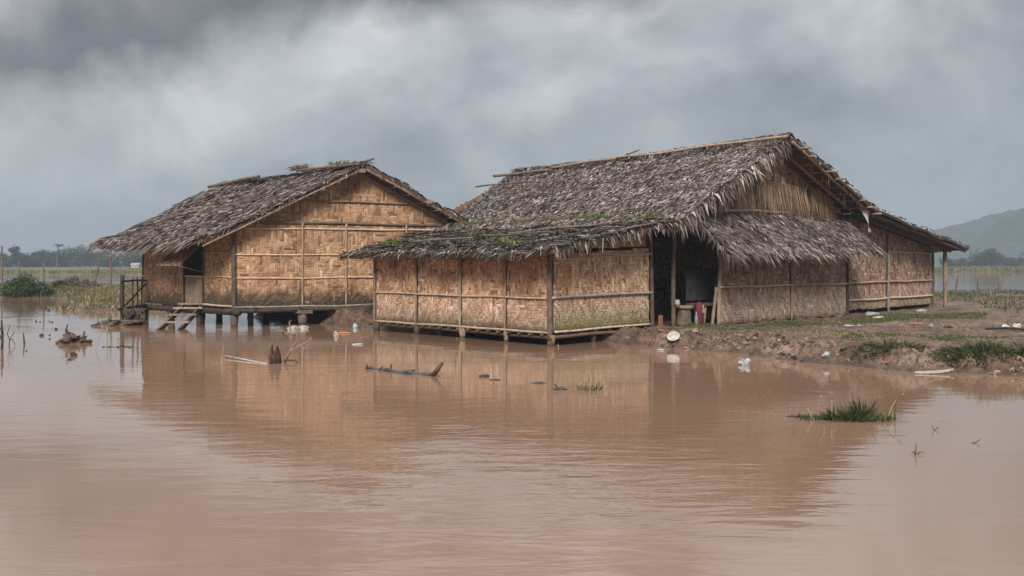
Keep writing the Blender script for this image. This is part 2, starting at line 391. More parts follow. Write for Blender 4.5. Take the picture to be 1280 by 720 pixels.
def backing(mb, P, nrm, a0, a1, z0, z1, th=.02, n=8):
    f0 = z0 if callable(z0) else (lambda a: z0); f1 = z1 if callable(z1) else (lambda a: z1)
    k0 = len(mb.v)
    for i in range(n + 1):
        a = a0 + (a1 - a0) * i / n
        for q in (P(a, f0(a)), P(a, f1(a)), P(a, f1(a)) - nrm * th, P(a, f0(a)) - nrm * th): mb.v.append(q)
    for i in range(n):
        q = k0 + 4 * i
        for e in range(4): mb.f.append((q + e, q + (e + 1) % 4, q + 4 + (e + 1) % 4, q + 4 + e))
    mb.f.append((k0, k0 + 1, k0 + 2, k0 + 3)); q = k0 + 4 * n; mb.f.append((q + 3, q + 2, q + 1, q))
def wall(parent, P, nrm, a0, a1, z0, z1, mat, seed=0, cell=.055, run=3, name='wall_weave', band=None):
    mb = MB(); weave(mb, P, nrm, a0, a1, z0, z1, cell, seed, run, band)
    o = mb.build(name, mat, parent)
    k = MB(); backing(k, P, nrm, a0, a1, z0, z1); k.build('wall_backing', 'backing', parent)
    return o

def thatch(mb, p00, p10, p01, p11, rows, step, L=(.25, .42), W=(.03, .07), seed=1, bumpy=.05, lift=.2, fringe=0., b_lo=0., side_jit=.35, slab=True, fr_a0=False, fr_a1=False, th=.08, under=None):
    """layers of leaf strips on the patch: p00-p10 the top edge, p01-p11 the bottom edge"""
    R = random.Random(seed)
    def S(a, b):
        p = (p00.lerp(p10, a)).lerp(p01.lerp(p11, a), b)
        return p + V((0, 0, 1)) * (bumpy * 1.5 * noise.fractal(p * .8 + V((seed, 0, 0)), 1., 2., 3) - .10 * math.sin(math.pi * a) * .6)
    nrm = (p10 - p00).cross(p01 - p00); nrm.normalize()
    if nrm.z < 0: nrm = -nrm
    if slab:
        A, B = 24, 14
        tgt = under if under else mb
        k0 = len(tgt.v)
        for lay in (0, 1):
            for i in range(A + 1):
                for j in range(B + 1): tgt.v.append(S(i / A, j / B) - nrm * (.05 + th * lay))
        id_ = lambda l, i, j: k0 + l * (A + 1) * (B + 1) + i * (B + 1) + j
        for i in range(A):
            for j in range(B):
                tgt.f.append((id_(0, i, j), id_(0, i + 1, j), id_(0, i + 1, j + 1), id_(0, i, j + 1)))
                tgt.f.append((id_(1, i, j + 1), id_(1, i + 1, j + 1), id_(1, i + 1, j), id_(1, i, j)))
        for i in range(A):
            for j in (0, B): tgt.f.append((id_(0, i, j), id_(0, i + 1, j), id_(1, i + 1, j), id_(1, i, j)))
        for j in range(B):
            for i in (0, A): tgt.f.append((id_(0, i, j), id_(0, i, j + 1), id_(1, i, j + 1), id_(1, i, j)))
    for r in range(rows + 1):
        b = b_lo + (1 - b_lo) * r / rows
        wl = (p00.lerp(p01, b) - p10.lerp(p11, b)).length; n = int(wl / step)
        for k in range(n + 1):
            a = (k + R.uniform(-.5, .5)) / n; bb = b + R.uniform(-.7, .7) / rows
            a = min(max(a, -.004), 1.004); bb = min(max(bb, -.01), 1.)
            p = S(a, bb); dn = (p01.lerp(p11, a) - p00.lerp(p10, a)).normalized(); sd = (p10 - p00).normalized()
            l = R.uniform(*L); w_ = R.uniform(*W); up = lift * R.uniform(.2, 1.)
            if R.random() < .06: up *= 2.6; l *= 1.1
            d = (dn + sd * R.uniform(-side_jit, side_jit) + nrm * up).normalized()
            if bb > .97 and fringe: d = (d + V((0, 0, -1)) * R.uniform(.0, .5)).normalized(); l *= R.uniform(.6, 1.5) * fringe
            sdv = d.cross(nrm); sdv = (sdv.normalized() + nrm * R.uniform(-.5, .5)).normalized()
            mb.blade(p - d * (l * .35) + nrm * R.uniform(0, .035), d, sdv, l, w_, R.uniform(.05, .3))
    for flag, a in ((fr_a0, 0.), (fr_a1, 1.)):      # loose leaf ends hanging over the rake edge
        if not flag: continue
        wl = (p01 - p00).length; out = (p00 - p10).normalized() * (1 if a == 0 else -1)
        for k in range(int(wl / .013)):
            b = R.random(); p = S(a, b) - out * R.uniform(0, .12); dn = ((p01 if a == 0 else p11) - (p00 if a == 0 else p10)).normalized()
            d = (out * R.uniform(.25, .9) + dn * R.uniform(.1, .8) + V((0, 0, -1)) * R.uniform(.1, .9)).normalized()
            l = R.uniform(.16, .36) * (flag if not isinstance(flag, bool) else 1)
            mb.blade(p + V((0, 0, R.uniform(-.06, .03))), d, d.cross(out.cross(d)).normalized() if R.random() < .5 else dn.cross(d).normalized(), l, R.uniform(.02, .05), R.uniform(.1, .6))

# ------------------------------------------------------------------ front bamboo house
s2 = .70710678
C0 = V((50 / F * 19.15, 19.15, 0)); UV = V((-s2, s2, 0)); VV = V((s2, s2, 0)); ZZ = V((0, 0, 1))
def Q(s, t, z): return C0 + VV * s + UV * t + ZZ * z
hs = thing('bamboo_house', 'larger bamboo house with shaggy grey thatch, open doorway and thatched awning on the bank', 'house', Q(8, 4, .1))
nF = -VV; nG = -UV
WF = lambda t, z: Q(0, t, z)                # front wall over the water
WG = lambda s, z: Q(s, 0, z)                # gable wall
# front room, water side: four bays of matting
fb = [0, 1.36, 2.85, 4.46, 6.15]
for k in range(4):
    wall(hs, WF, nF, fb[k] + .02, fb[k + 1] - .02, .27, 2.02, 'weave_front', 11 + k, .058, 3)
wall(hs, WG, nG, .05, 3.38, .30, lambda s: 1.93 + .05 * s, 'weave_side', 21, .062, 3)
wall(hs, lambda s, z: Q(s, .03, z), nG, 1.02, 3.3, lambda s: 2.07 + .02 * s, lambda s: 2.22 + .09 * s, 'weave_side', 22, .05, 2)
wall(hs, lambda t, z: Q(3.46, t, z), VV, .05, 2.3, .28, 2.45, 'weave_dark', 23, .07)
wall(hs, lambda s, z: Q(s, 6.15, z), UV, .0, 3.6, .27, lambda s: 1.95 + .16 * s, 'weave_worn', 24, .09)
# posts of the water side
for t, r, nm, mt in ((0, .062, 'post', 'post'), (1.36, .018, 'post', 'post_tan'), (2.85, .026, 'post', 'post_tan'), (4.46, .022, 'post', 'post_tan'), (6.15, .036, 'post', 'post_tan')):
    pole_part(hs, nm, mt, Q(-.06, t, .12), Q(-.05, t + U(-.02, .02), 2.06), r)
for t, r, mt in ((0, .085, 'post_tan'), (1.36, .055, 'post_tan'), (2.8, .075, 'post_tan'), (4.46, .07, 'black_wood'), (6.1, .085, 'black_wood')):
    pole_part(hs, 'stilt', mt, Q(-.02, t, -.5), Q(-.02, t, .24), r)
for s in (1.4, 2.6):
    pole_part(hs, 'stilt', 'black_wood', Q(s, .05, -.5), Q(s, .05, .22), .06)
for s, t in ((2.2, 2.9), (2.2, 4.6), (2.2, 6.0), (3.4, 1.6)):
    pole_part(hs, 'stilt', 'black_wood', Q(s, t, -.5), Q(s, t, .22), .07)
pole_part(hs, 'batten', 'batten', Q(-.04, -.05, 1.0), Q(-.04, 6.3, 1.0), .02)
pole_part(hs, 'batten', 'batten', Q(-.03, 0, .285), Q(-.03, 6.2, .265), .024)
for k in range(1, 4): pole_part(hs, 'batten', 'batten_grey', Q(-.03, fb[k] + .06, .3), Q(-.035, fb[k] + .06, 1.95), .01)
pole_part(hs, 'floor_beam', 'black_wood', Q(.02, -.1, .175), Q(.02, 6.45, .18), .03)
pole_part(hs, 'floor_beam', 'post', Q(-.1, -.03, .195), Q(3.5, -.03, .19), .035)
k = 0
for t in np.arange(.25, 6.1, .33):
    m_ = MB(); m_.box(Q(1.6, float(t), .235), VV * (1.66 + U(0, .06)), UV * U(.022, .034), ZZ * .02); m_.build('joist', 'post', hs)
for s in np.arange(.4, 3.4, .5):
    m_ = MB(); m_.box(Q(float(s), 2.9, .262), VV * .04, UV * 2.93, ZZ * .018); m_.build('floor_slat', 'post', hs)
# side wall of the front room
pole_part(hs, 'batten', 'batten_grey', Q(-.05, -.045, 1.02), Q(3.5, -.045, 1.05), .028)
pole_part(hs, 'batten', 'batten', Q(.0, -.04, 1.83), Q(3.42, -.04, 1.98), .022)
pole_part(hs, 'batten', 'batten', Q(.05, -.035, .30), Q(3.42, -.035, .31), .022)
pole_part(hs, 'post', 'post', Q(3.48, -.04, .15), Q(3.44, -.02, 2.62), .05)
pole_part(hs, 'post', 'post', Q(3.66, .1, .15), Q(3.6, .1, 2.6), .03)
pole_part(hs, 'post', 'post_tan', Q(1.02, -.0, 2.0), Q(1.02, -.0, 2.3), .035)
m_ = MB(); m_.box(Q(1.9, -.0, 2.27), VV * .05, UV * .02, ZZ * .16); m_.build('post', 'post', hs)
pole_part(hs, 'roof_beam', 'post', Q(-.4, -.02, 2.0), Q(4.0, -.02, 2.68), .045)
pole_part(hs, 'roof_beam', 'post', Q(-.05, -.3, 2.0), Q(-.05, 6.5, 1.98), .04)
# doorway bay: back wall of matting, centre post, right jamb
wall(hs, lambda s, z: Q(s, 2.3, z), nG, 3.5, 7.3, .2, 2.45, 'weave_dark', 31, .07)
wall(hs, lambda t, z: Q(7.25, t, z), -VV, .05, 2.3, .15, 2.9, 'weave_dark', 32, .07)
pole_part(hs, 'batten', 'black_wood', Q(3.5, 2.24, 2.15), Q(7.2, 2.24, 2.12), .03)
pole_part(hs, 'batten', 'black_wood', Q(3.5, 2.24, 1.0), Q(7.2, 2.24, 1.02), .03)
pole_part(hs, 'post', 'post', Q(4.52, .1, .1), Q(4.5, .05, 2.95), .055)
pole_part(hs, 'post', 'post_tan', Q(5.62, -.5, .1), Q(5.66, -.52, 2.35), .05)
pole_part(hs, 'post', 'post_tan', Q(5.44, -.42, .12), Q(5.58, -.46, 1.15), .04)
# awning wall, battens and posts
WA = lambda s, z: Q(s, -.5, z)
rag = lambda s: gz(*Q(s, -.5, 0).xy) + .02 + .05 * noise.noise(V((s * 3, 0, 0))) + .03 * math.sin(s * 7)
ab = [5.7, 9.25, 12.75]
for k in range(2): wall(hs, WA, nG, ab[k] + .02, ab[k + 1] - .02, rag, 2.45, 'weave_worn', 41 + k, .07, 3)
pole_part(hs, 'batten', 'batten', Q(5.6, -.55, 1.15), Q(9.35, -.55, 1.14), .028)
pole_part(hs, 'batten', 'batten', Q(9.2, -.56, 1.15), Q(12.8, -.56, 1.12), .026)
pole_part(hs, 'post', 'post_tan', Q(9.25, -.55, .1), Q(9.25, -.55, 2.4), .028)
pole_part(hs, 'post', 'black_wood', Q(12.78, -.53, .0), Q(12.78, -.52, 2.35), .05)
wall(hs, lambda t, z: Q(12.78, t, z), VV, -.48, -.02, .1, 2.5, 'weave_worn', 44, .08)
# lean-to wall at the far end of the gable
topB = lambda s: min(3.3 - (s - 13.8) * .131, 3.3) - .05
rag2 = lambda s: gz(*Q(s, 0, 0).xy) + .14 + .05 * noise.noise(V((s * 2, 3, 0)))
for a, b_ in ((12.85, 16.9), (16.9, 20.9)): wall(hs, WG, nG, a + .02, b_ - .02, rag2, topB, 'weave_rear', int(a * 3), .07, 3)
for z in (1.12, .56): pole_part(hs, 'batten', 'batten', Q(12.8, -.05, z), Q(21., -.05, z), .032)
pole_part(hs, 'batten', 'batten', Q(16.9, -.05, 2.14), Q(21., -.05, 2.12), .028)
pole_part(hs, 'post', 'batten_grey', Q(16.85, -.09, .0), Q(16.85, -.09, 2.75), .045)
pole_part(hs, 'post', 'post', Q(20.92, -.05, .0), Q(20.92, -.05, 2.35), .05)
pole_part(hs, 'post', 'post_tan', Q(21.35, -.35, -.05), Q(21.3, -.35, 2.35), .068)
wall(hs, lambda t, z: Q(20.9, t, z), VV, .02, 9.4, .1, 2.3, 'weave_rear', 55, .1)
wall(hs, lambda s, z: Q(s, 9.4, z), UV, 3.5, 20.9, .1, lambda s: (2.6 + (s - 3.5) * .45) if s < 8.8 else (5.0 - (s - 8.8) * .34 if s < 13.8 else 3.2 - (s - 13.8) * .13), 'weave_worn', 56, .1)
wall(hs, lambda t, z: Q(3.5, t, z), -VV, 6.2, 9.4, .15, 2.5, 'weave_worn', 57, .1)
for t in (6.3, 9.3): pole_part(hs, 'stilt', 'black_wood', Q(3.5, t, -.4), Q(3.5, t, .3), .07)
# gable triangle
gtop = lambda s: (2.72 + (s - 3.7) * .487) if s < 8.8 else (5.18 - (s - 8.8) * .356)
wall(hs, lambda s, z: Q(s, .02, z), nG, 4.2, 13.7, 2.55, lambda s: gtop(s) - .12, 'weave_gable', 61, .07, 3)
pole_part(hs, 'batten', 'post_tan', Q(6.6, -.05, 4.02), Q(11.2, -.05, 3.98), .03)
pole_part(hs, 'batten', 'post', Q(10.4, -.04, 3.1), Q(10.4, -.04, 4.0), .025)
pole_part(hs, 'batten', 'post', Q(8.4, -.04, 3.1), Q(8.4, -.04, 3.95), .02)
# grass skirt hanging over the lower gable
mb = MB(); R = random.Random(5)
for k in range(3600):
    s = R.uniform(5.2, 12.6); up = R.random() < .22
    zt = min(4.75 if up else 3.98, gtop(s) - .15) + R.uniform(-.35 if up else -.14, .02)
    if zt < 3.0 or noise.noise(V((s * 2.3, 4, 0))) > (.0 if up else .26) or (up and s > 8.6): continue
    L = min(zt - 2.95, R.uniform(.35, .95)) * R.uniform(.7, 1.05)
    mb.blade(Q(s, -.05 - R.uniform(0, .09), zt), V((R.uniform(-.2, .2), R.uniform(-.14, .05), -1)).normalized(), VV, L, R.uniform(.012, .045), 0)
mb.build('grass_fringe', 'straw', hs)
# ---- roof
TR = -.72
R0, R1 = Q(8.8, TR, 5.22), Q(8.8, 9.9, 5.0)
K0, K1 = Q(3.6, TR - .02, 2.78), Q(3.4, 7.9, 2.70)
E0, E1 = Q(-.62, -.62, 2.02), Q(-.55, 7.0, 2.02)
K2, K3 = Q(13.8, TR - .3, 3.44), Q(13.8, 9.9, 3.3)
E2, E3 = Q(22.1, TR - .2, 2.33), Q(22.2, 9.6, 2.2)
und = MB()
mb = MB(); thatch(mb, R0, R1, K0, K1, 92, .036, (.13, .28), (.022, .05), 101, .07, .34, 1., fr_a0=1.6, fr_a1=.6, side_jit=.55, under=und)
mb.build('thatch_leaves', 'thatch', hs)
mb = MB(); thatch(mb, K0 + (R0 - K0) * .03, K1 + (R1 - K1) * .03, E0, E1, 66, .036, (.12, .3), (.02, .045), 102, .10, .36, 1.3, side_jit=.9, fr_a0=.9, under=und)
mb.build('thatch_leaves', 'thatch_low', hs)
mb = MB(); thatch(mb, Q(8.78, TR - .14, 5.2), R1, K2, K3, 36, .08, (.2, .36), (.03, .06), 103, .05, .3, .8, fr_a0=False, under=und)
mb.build('thatch_leaves', 'thatch', hs)
mb = MB(); thatch(mb, K2, K3, E2, E3, 40, .1, (.2, .36), (.03, .06), 104, .06, .22, .9, fr_a0=False, under=und)
mb.build('thatch_leaves', 'thatch_low', hs)
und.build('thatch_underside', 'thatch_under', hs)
# ridge cap
mb = MB(); R = random.Random(9)
for k in range(1500):
    a = R.uniform(-.004, 1.004); p = R0.lerp(R1, a) - ZZ * (.06 * math.sin(math.pi * a)); sd = R.choice((-1, 1))
    d = (VV * sd * R.uniform(.5, 1) + UV * R.uniform(-.6, .6) + ZZ * R.uniform(-.45, .12)).normalized()
    mb.blade(p + ZZ * R.uniform(.03, .12), d, d.cross(ZZ).normalized(), R.uniform(.2, .42), R.uniform(.03, .07), .25)
mb.build('ridge_thatch', 'thatch', hs)
pole_part(hs, 'ridge_pole', 'post_tan', Q(8.35, -.9, 5.16), Q(8.35, 4.9, 5.06), .034, wob=.03)
pole_part(hs, 'ridge_pole', 'post_tan', Q(8.42, 4.3, 5.11), Q(8.3, 7.6, 4.92), .04, wob=.03)
pole_part(hs, 'ridge_pole', 'post', Q(8.15, 7.6, 4.86), Q(8.2, 10.3, 4.84), .05, wob=.03)
pole_part(hs, 'roof_stick', 'post', Q(6.9, 7.3, 4.38), Q(7.0, 9.95, 4.36), .028, wob=.03)
pole_part(hs, 'roof_stick', 'post', Q(8.3, 4.5, 5.12), Q(8.6, 4.2, 5.27), .025)
pole_part(hs, 'roof_stick', 'post', Q(3.7, 1.6, 2.98), Q(3.2, 4.6, 2.83), .015, wob=.03)
pole_part(hs, 'roof_stick', 'post', Q(2.6, .3, 2.72), Q(1.1, 2.4, 2.46), .024, wob=.04)
pole_part(hs, 'roof_stick', 'post', Q(1.1, .9, 2.44), Q(1.0, 3.2, 2.42), .02, wob=.04)
pole_part(hs, 'roof_stick', 'post', Q(.5, 3.0, 2.36), Q(.2, 5.0, 2.28), .022, wob=.04)
pole_part(hs, 'roof_stick', 'post', Q(.2, -.55, 2.25), Q(2.6, -.75, 2.66), .022, wob=.04)
# rafters and battens seen under the gable overhang
for t in (-.82, -.3):
    pole_part(hs, 'rafter', 'post_tan', Q(8.75, t, 5.06), Q(13.9, t, 3.24), .045)
    pole_part(hs, 'rafter', 'post', Q(13.6, t, 3.3), Q(22.0, t, 2.2), .05)
    pole_part(hs, 'rafter', 'post', Q(8.75, t * .55, 5.05), Q(3.7, t * .55, 2.66), .04)
for k in range(10):
    s = 9.2 + k * .5; z = 5.12 - (s - 8.8) * .364 - .06
    pole_part(hs, 'roof_batten', 'post_tan', Q(s, TR - U(.12, .5), z), Q(s, .3, z), .03)
for k in range(9):
    s = 14.2 + k * .95; z = 3.36 - (s - 13.8) * .13 - .07
    pole_part(hs, 'roof_batten', 'post', Q(s, TR - U(-.05, .12), z), Q(s, .3, z), .032)
for s, z, l in ((10.1, 4.72, .5), (11.0, 4.4, .55), (12.1, 3.98, .6), (12.9, 3.7, .5), (13.4, 3.5, .45), (9.7, 4.9, .3)):
    m_ = MB()
    for q in range(3): m_.blade(Q(s + U(-.12, .12), TR + U(-.06, .1), z + U(-.05, .08)), V((U(-.25, .25), U(-.2, .2), -1)).normalized(), VV, l * U(.6, 1.1), U(.02, .045), 0)
    m_.build('leaf_strands', 'straw', hs)
m_ = MB(); m_.box(Q(21.2, -.25, 2.27), UV * .06, VV * .9, ZZ * .1); m_.build('roof_beam', 'post_tan', hs)
pole_part(hs, 'roof_beam', 'post', Q(13.6, -.75, 3.2), Q(13.6, 1.0, 3.2), .07)
# awning
mb = MB(); aw = MB()
thatch(mb, Q(4.95, -.06, 3.06), Q(13.35, -.06, 3.2), Q(4.8, -1.38, 2.02), Q(13.45, -1.35, 2.1), 34, .034, (.14, .29), (.02, .045), 107, .07, .40, 1.6, side_jit=.7, fr_a0=1.1, fr_a1=.9, th=.06)
ob = mb.build('awning_thatch', 'thatch', hs)
pole_part(hs, 'batten', 'batten_grey', Q(5.6, -.1, 3.13), Q(10.0, -.1, 3.2), .03)
for s in (5.3, 7.9, 10.4, 13.0): pole_part(hs, 'rafter', 'post', Q(s, -.1, 2.98), Q(s, -1.3, 2.0), .03)
pole_part(hs, 'batten', 'batten', Q(8.9, -1.5, 2.1), Q(9.3, -1.62, 1.72), .016)
# weeds growing along the fold of the roof
def weeds(parent, spots, n, mat='weed', size=.12):
    mb = MB()
    for k in range(n):
        c = rnd.choice(spots); p = c + V((U(-.3, .3), U(-.3, .3), 0)); p.z = c.z + U(-.02, .06)
        d = V((U(-.7, .7), U(-.7, .7), 1)).normalized(); mb.blade(p, d, d.cross(V((U(-1, 1), U(-1, 1), .1))).normalized(), size * U(.5, 1.4), U(.015, .04), .3)
    o = mb.build('roof_weeds', mat, parent); o['kind'] = 'stuff'; return o
sp = []
for k in range(20):
    t = U(-.3, 6.8); sp.append(Q(3.7 + U(-.3, .5), t, 2.86))
for t, s in ((6.0, .4), (5.2, .9), (2.3, .7), (1.6, .3), (3.2, 1.7), (4.5, 1.9), (6.4, .9)): sp += [Q(s, t, 2.14 + s * .18)] * 2
weeds(hs, sp, 800)

# ------------------------------------------------------------------ far bamboo house on stilts
C2 = V((-7.623, 25.0, 0)); u2 = V((-.7547, .65606, 0)); v2 = V((.91355, .40674, 0))
def L2(s, t, z): return C2 + v2 * s + u2 * t + ZZ * z
nl = V((-u2.y, u2.x, 0)); nl = nl if nl.dot(v2) < 0 else -nl
ng = V((-v2.y, v2.x, 0)); ng = ng if ng.dot(u2) < 0 else -ng
h2 = thing('bamboo_house', 'smaller bamboo house on stilts over the water with a propped window flap and wooden steps', 'house', L2(3, 2.5, 0))
FL = .56
WL = lambda t, z: L2(0, t, z); WR = lambda s, z: L2(s, 0, z)
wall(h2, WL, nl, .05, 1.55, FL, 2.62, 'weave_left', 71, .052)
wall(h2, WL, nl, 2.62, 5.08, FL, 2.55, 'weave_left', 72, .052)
wall(h2, WL, nl, 1.58, 2.6, 2.27, 2.6, 'weave_left', 73, .052)
# door panel of upright slats below the window
mb = MB()
for k in range(17):
    t = 1.64 + k * .056; mb.box(L2(0, t, .97) + nl * .012, u2 * .024, nl * .008, ZZ * (.39 + U(-.01, .01)))
dp = mb.build('door_slats', 'post_tan', h2)
pole_part(h2, 'batten', 'batten', L2(0, 1.57, 1.37) + nl * .02, L2(0, 2.62, 1.37) + nl * .02, .022)
for t in (1.57, 2.62): pole_part(h2, 'door_post', 'black_wood', L2(0, t, .5) + nl * .02, L2(0, t, 2.35) + nl * .02, .035)
# window flap, propped outwards
fa, fb_, fo = 2.72, 1.6, .72
a, b_ = L2(0, fb_, 2.3) + nl * .04, L2(0, 2.85, 2.3) + nl * .04
c_, d_ = b_ + nl * fo - ZZ * .62, a + nl * fo - ZZ * .62
mb = MB(); ax = (b_ - a); dnv = (d_ - a); nf = ax.cross(dnv).normalized(); nf = nf if nf.z > 0 else -nf
PF = lambda q, z: a + ax.normalized() * q + dnv.normalized() * z
weave(mb, PF, nf, 0, ax.length, 0., dnv.length, .05, 5, 3); fl = mb.build('window_flap', 'weave_gable', h2)
mb = MB(); backing(mb, PF, nf, 0, ax.length, 0., dnv.length); mb.build('flap_backing', 'backing', fl)
pole_part(h2, 'flap_prop', 'post_tan', L2(0, 1.62, 1.5) + nl * .03, d_, .014)
# gable wall
pk = lambda s: 2.72 + .53 * s if s < 3.35 else 4.495 - .51 * (s - 3.35)
gb = [0, 1.85, 3.1, 4.9, 6.6]
for k in range(4):
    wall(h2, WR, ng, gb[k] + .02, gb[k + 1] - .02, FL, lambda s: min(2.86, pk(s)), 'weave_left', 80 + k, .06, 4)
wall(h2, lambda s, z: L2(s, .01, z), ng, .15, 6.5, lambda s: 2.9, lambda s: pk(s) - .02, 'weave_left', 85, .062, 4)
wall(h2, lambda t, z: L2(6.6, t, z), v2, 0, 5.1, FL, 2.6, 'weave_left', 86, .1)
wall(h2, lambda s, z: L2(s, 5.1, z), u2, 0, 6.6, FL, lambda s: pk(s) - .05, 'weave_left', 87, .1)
# inside: floor and a dark back mat so the window is black
mb = MB(); mb.box(L2(3.3, 2.55, FL - .03), v2 * 3.3, u2 * 2.55, ZZ * .02); mb.build('floor_boards', 'black_wood', h2)
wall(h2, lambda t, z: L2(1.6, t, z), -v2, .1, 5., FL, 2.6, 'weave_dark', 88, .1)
for z in (1.99, 1.34): pole_part(h2, 'batten', 'batten', L2(-.02, 0, z) + ng * .03, L2(6.6, 0, z) + ng * .03, .021)
pole_part(h2, 'batten', 'batten', L2(0, 0, 2.72) + ng * .03, L2(6.6, 0, 2.74) + ng * .03, .024)
pole_part(h2, 'batten', 'post', L2(-.1, 0, 2.88) + ng * .04, L2(6.7, 0, 2.9) + ng * .04, .035)
pole_part(h2, 'batten', 'post_tan', L2(1.55, 0, 3.53) + ng * .03, L2(5.4, 0, 3.5) + ng * .03, .028)
for s, z1, z2, r in ((1.85, FL - .05, 2.9, .03), (3.1, FL - .05, 2.9, .034), (4.9, FL - .05, 2.9, .03), (3.2, 3.55, 4.4, .03), (1.6, 2.95, 3.5, .025), (5.4, 2.95, 3.4, .025)):
    pole_part(h2, 'batten', 'post_tan', L2(s, 0, z1) + ng * .04, L2(s, 0, z2) + ng * .04, r)
for z in (2.05, 1.36):
    pole_part(h2, 'batten', 'batten', L2(0, .05, z) + nl * .03, L2(0, 1.55, z) + nl * .03, .019)
    pole_part(h2, 'batten', 'batten', L2(0, 2.65, z) + nl * .03, L2(0, 5.1, z) + nl * .03, .019)
pole_part(h2, 'batten', 'batten', L2(0, .0, FL) + nl * .04, L2(0, 1.6, FL + .02) + nl * .04, .03)
pole_part(h2, 'post', 'post', L2(-.03, -.03, .3), L2(-.03, -.03, 2.85), .062)
pole_part(h2, 'post', 'post', L2(0, 5.1, .3), L2(0, 5.1, 2.5), .04)
# frame of the floor and stilts
pole_part(h2, 'floor_beam', 'black_wood', L2(-.25, 0, FL - .12) + ng * .05, L2(6.8, 0, FL - .12) + ng * .05, .07)
pole_part(h2, 'floor_beam', 'black_wood', L2(0, -.3, FL - .16) + nl * .05, L2(0, 5.4, FL - .16) + nl * .05, .085)
pole_part(h2, 'batten', 'batten_grey', L2(0, 0, FL - .02) + ng * .07, L2(6.7, 0, FL - .02) + ng * .07, .026)
for s in np.arange(.5, 6.4, .62):
    m_ = MB(); m_.box(L2(float(s), 2.4, FL - .09), v2 * .04, u2 * 2.55, ZZ * .03); m_.build('joist', 'black_wood', h2)
for s, t, r, mt in ((0, 0, .1, 'post'), (1.85, 0, .12, 'post'), (3.9, .1, .1, 'post'), (6.3, .1, .1, 'black_wood'), (0, 1.75, .12, 'black_wood'), (0, 3.4, .1, 'black_wood'), (0, 5.05, .12, 'post'),
                    (.7, .5, .08, 'black_wood'), (2.2, 2.4, .1, 'black_wood'), (4.4, 2.4, .1, 'black_wood'), (2.2, 5, .1, 'black_wood'), (4.4, 5, .1, 'black_wood'), (6.4, 5, .1, 'black_wood'), (6.4, 2.4, .1, 'black_wood')):
    pole_part(h2, 'stilt', mt, L2(s, t, -.5), L2(s, t, FL - .15), r)
m_ = MB(); m_.box(L2(1.85, -.06, FL - .18), v2 * .2, u2 * .1, ZZ * .05); m_.build('bearer', 'post', h2)
# roof of the far house
g0, g1 = L2(3.35, -.55, 4.6), L2(3.35, 7.0, 4.42)
e0, e1 = L2(-1.15, -.5, 2.3), L2(-1.1, 5.95, 2.3)
f0, f1 = L2(7.3, -.55, 2.58), L2(7.3, 6.4, 2.5)
und = MB()
mb = MB(); thatch(mb, g0, g1, e0, e1, 84, .036, (.14, .3), (.022, .048), 111, .08, .3, 1.9, side_jit=.5, fr_a0=.5, fr_a1=.8, under=und); mb.build('thatch_leaves', 'thatch_left', h2)
mb = MB(); thatch(mb, g0, g1, f0, f1, 34, .09, (.22, .42), (.04, .07), 112, .06, .25, 1., fr_a0=.6, under=und); mb.build('thatch_leaves', 'thatch_left', h2)
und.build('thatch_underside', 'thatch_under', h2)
mb = MB(); R = random.Random(19)
for k in range(900):
    aa = R.uniform(-.006, 1.); p = g0.lerp(g1, aa) - ZZ * (.06 * math.sin(math.pi * aa)); sd = R.choice((-1, 1))
    d = (v2 * sd * R.uniform(.5, 1) + u2 * R.uniform(-.6, .6) + ZZ * R.uniform(-.45, .15)).normalized()
    mb.blade(p + ZZ * R.uniform(.02, .1), d, d.cross(ZZ).normalized(), R.uniform(.2, .4), R.uniform(.03, .07), .25)
mb.build('ridge_thatch', 'thatch_left', h2)
pole_part(h2, 'ridge_pole', 'post', L2(3.0, 4.2, 4.52), L2(3.0, 7.2, 4.34), .05, wob=.03)
pole_part(h2, 'ridge_pole', 'post', L2(3.05, -.7, 4.56), L2(3.0, 2.2, 4.56), .035, wob=.03)
pole_part(h2, 'roof_stick', 'post', L2(3.2, -.4, 4.62), L2(3.5, -.65, 4.74), .03)
pole_part(h2, 'rafter', 'post_tan', L2(3.3, -.55, 4.46), L2(-1.1, -.52, 2.2), .026)
pole_part(h2, 'rafter', 'post_tan', L2(3.35, -.52, 4.44), L2(6.9, -.52, 2.66), .045)
pole_part(h2, 'rafter', 'post_tan', L2(3.3, -.1, 4.42), L2(6.8, -.1, 2.64), .045)
pole_part(h2, 'rafter', 'post', L2(3.3, -.12, 4.4), L2(-.8, -.12, 2.3), .035)
for k in range(8):
    s = 3.8 + k * .42; z = 4.5 - (s - 3.35) * .51 - .1
    pole_part(h2, 'roof_batten', 'post', L2(s, -.6, z), L2(s, .25, z), .024)
for s, z in ((5.2, 3.55), (3.2, 4.38)):
    m_ = MB(); m_.box(L2(s, -.2, z), v2 * .07, u2 * .42, ZZ * .05); m_.build('purlin', 'post_tan', h2)
sp = [L2(3.3 + U(-.3, .2), t, 4.62) for t in (.0, .3, .6, .9)]
weeds(h2, sp, 160, 'grass_dry', .1)

# straw bundle lying on the ridge
c = L2(3.15, 2.25, 4.66); mb = MB()
for k in range(260):
    p = c + u2 * U(-.4, .4) + v2 * U(-.14, .14) + ZZ * U(-.05, .09); d = (u2 * rnd.choice((-1, 1)) + v2 * U(-.4, .4) + ZZ * U(-.2, .25)).normalized()
    mb.blade(p, d, d.cross(ZZ).normalized(), U(.15, .35), U(.015, .03), .2)
tag(mb.build('straw_bundle', 'hay'), 'yellowish bundle of straw lying on the ridge of the smaller house', 'straw')

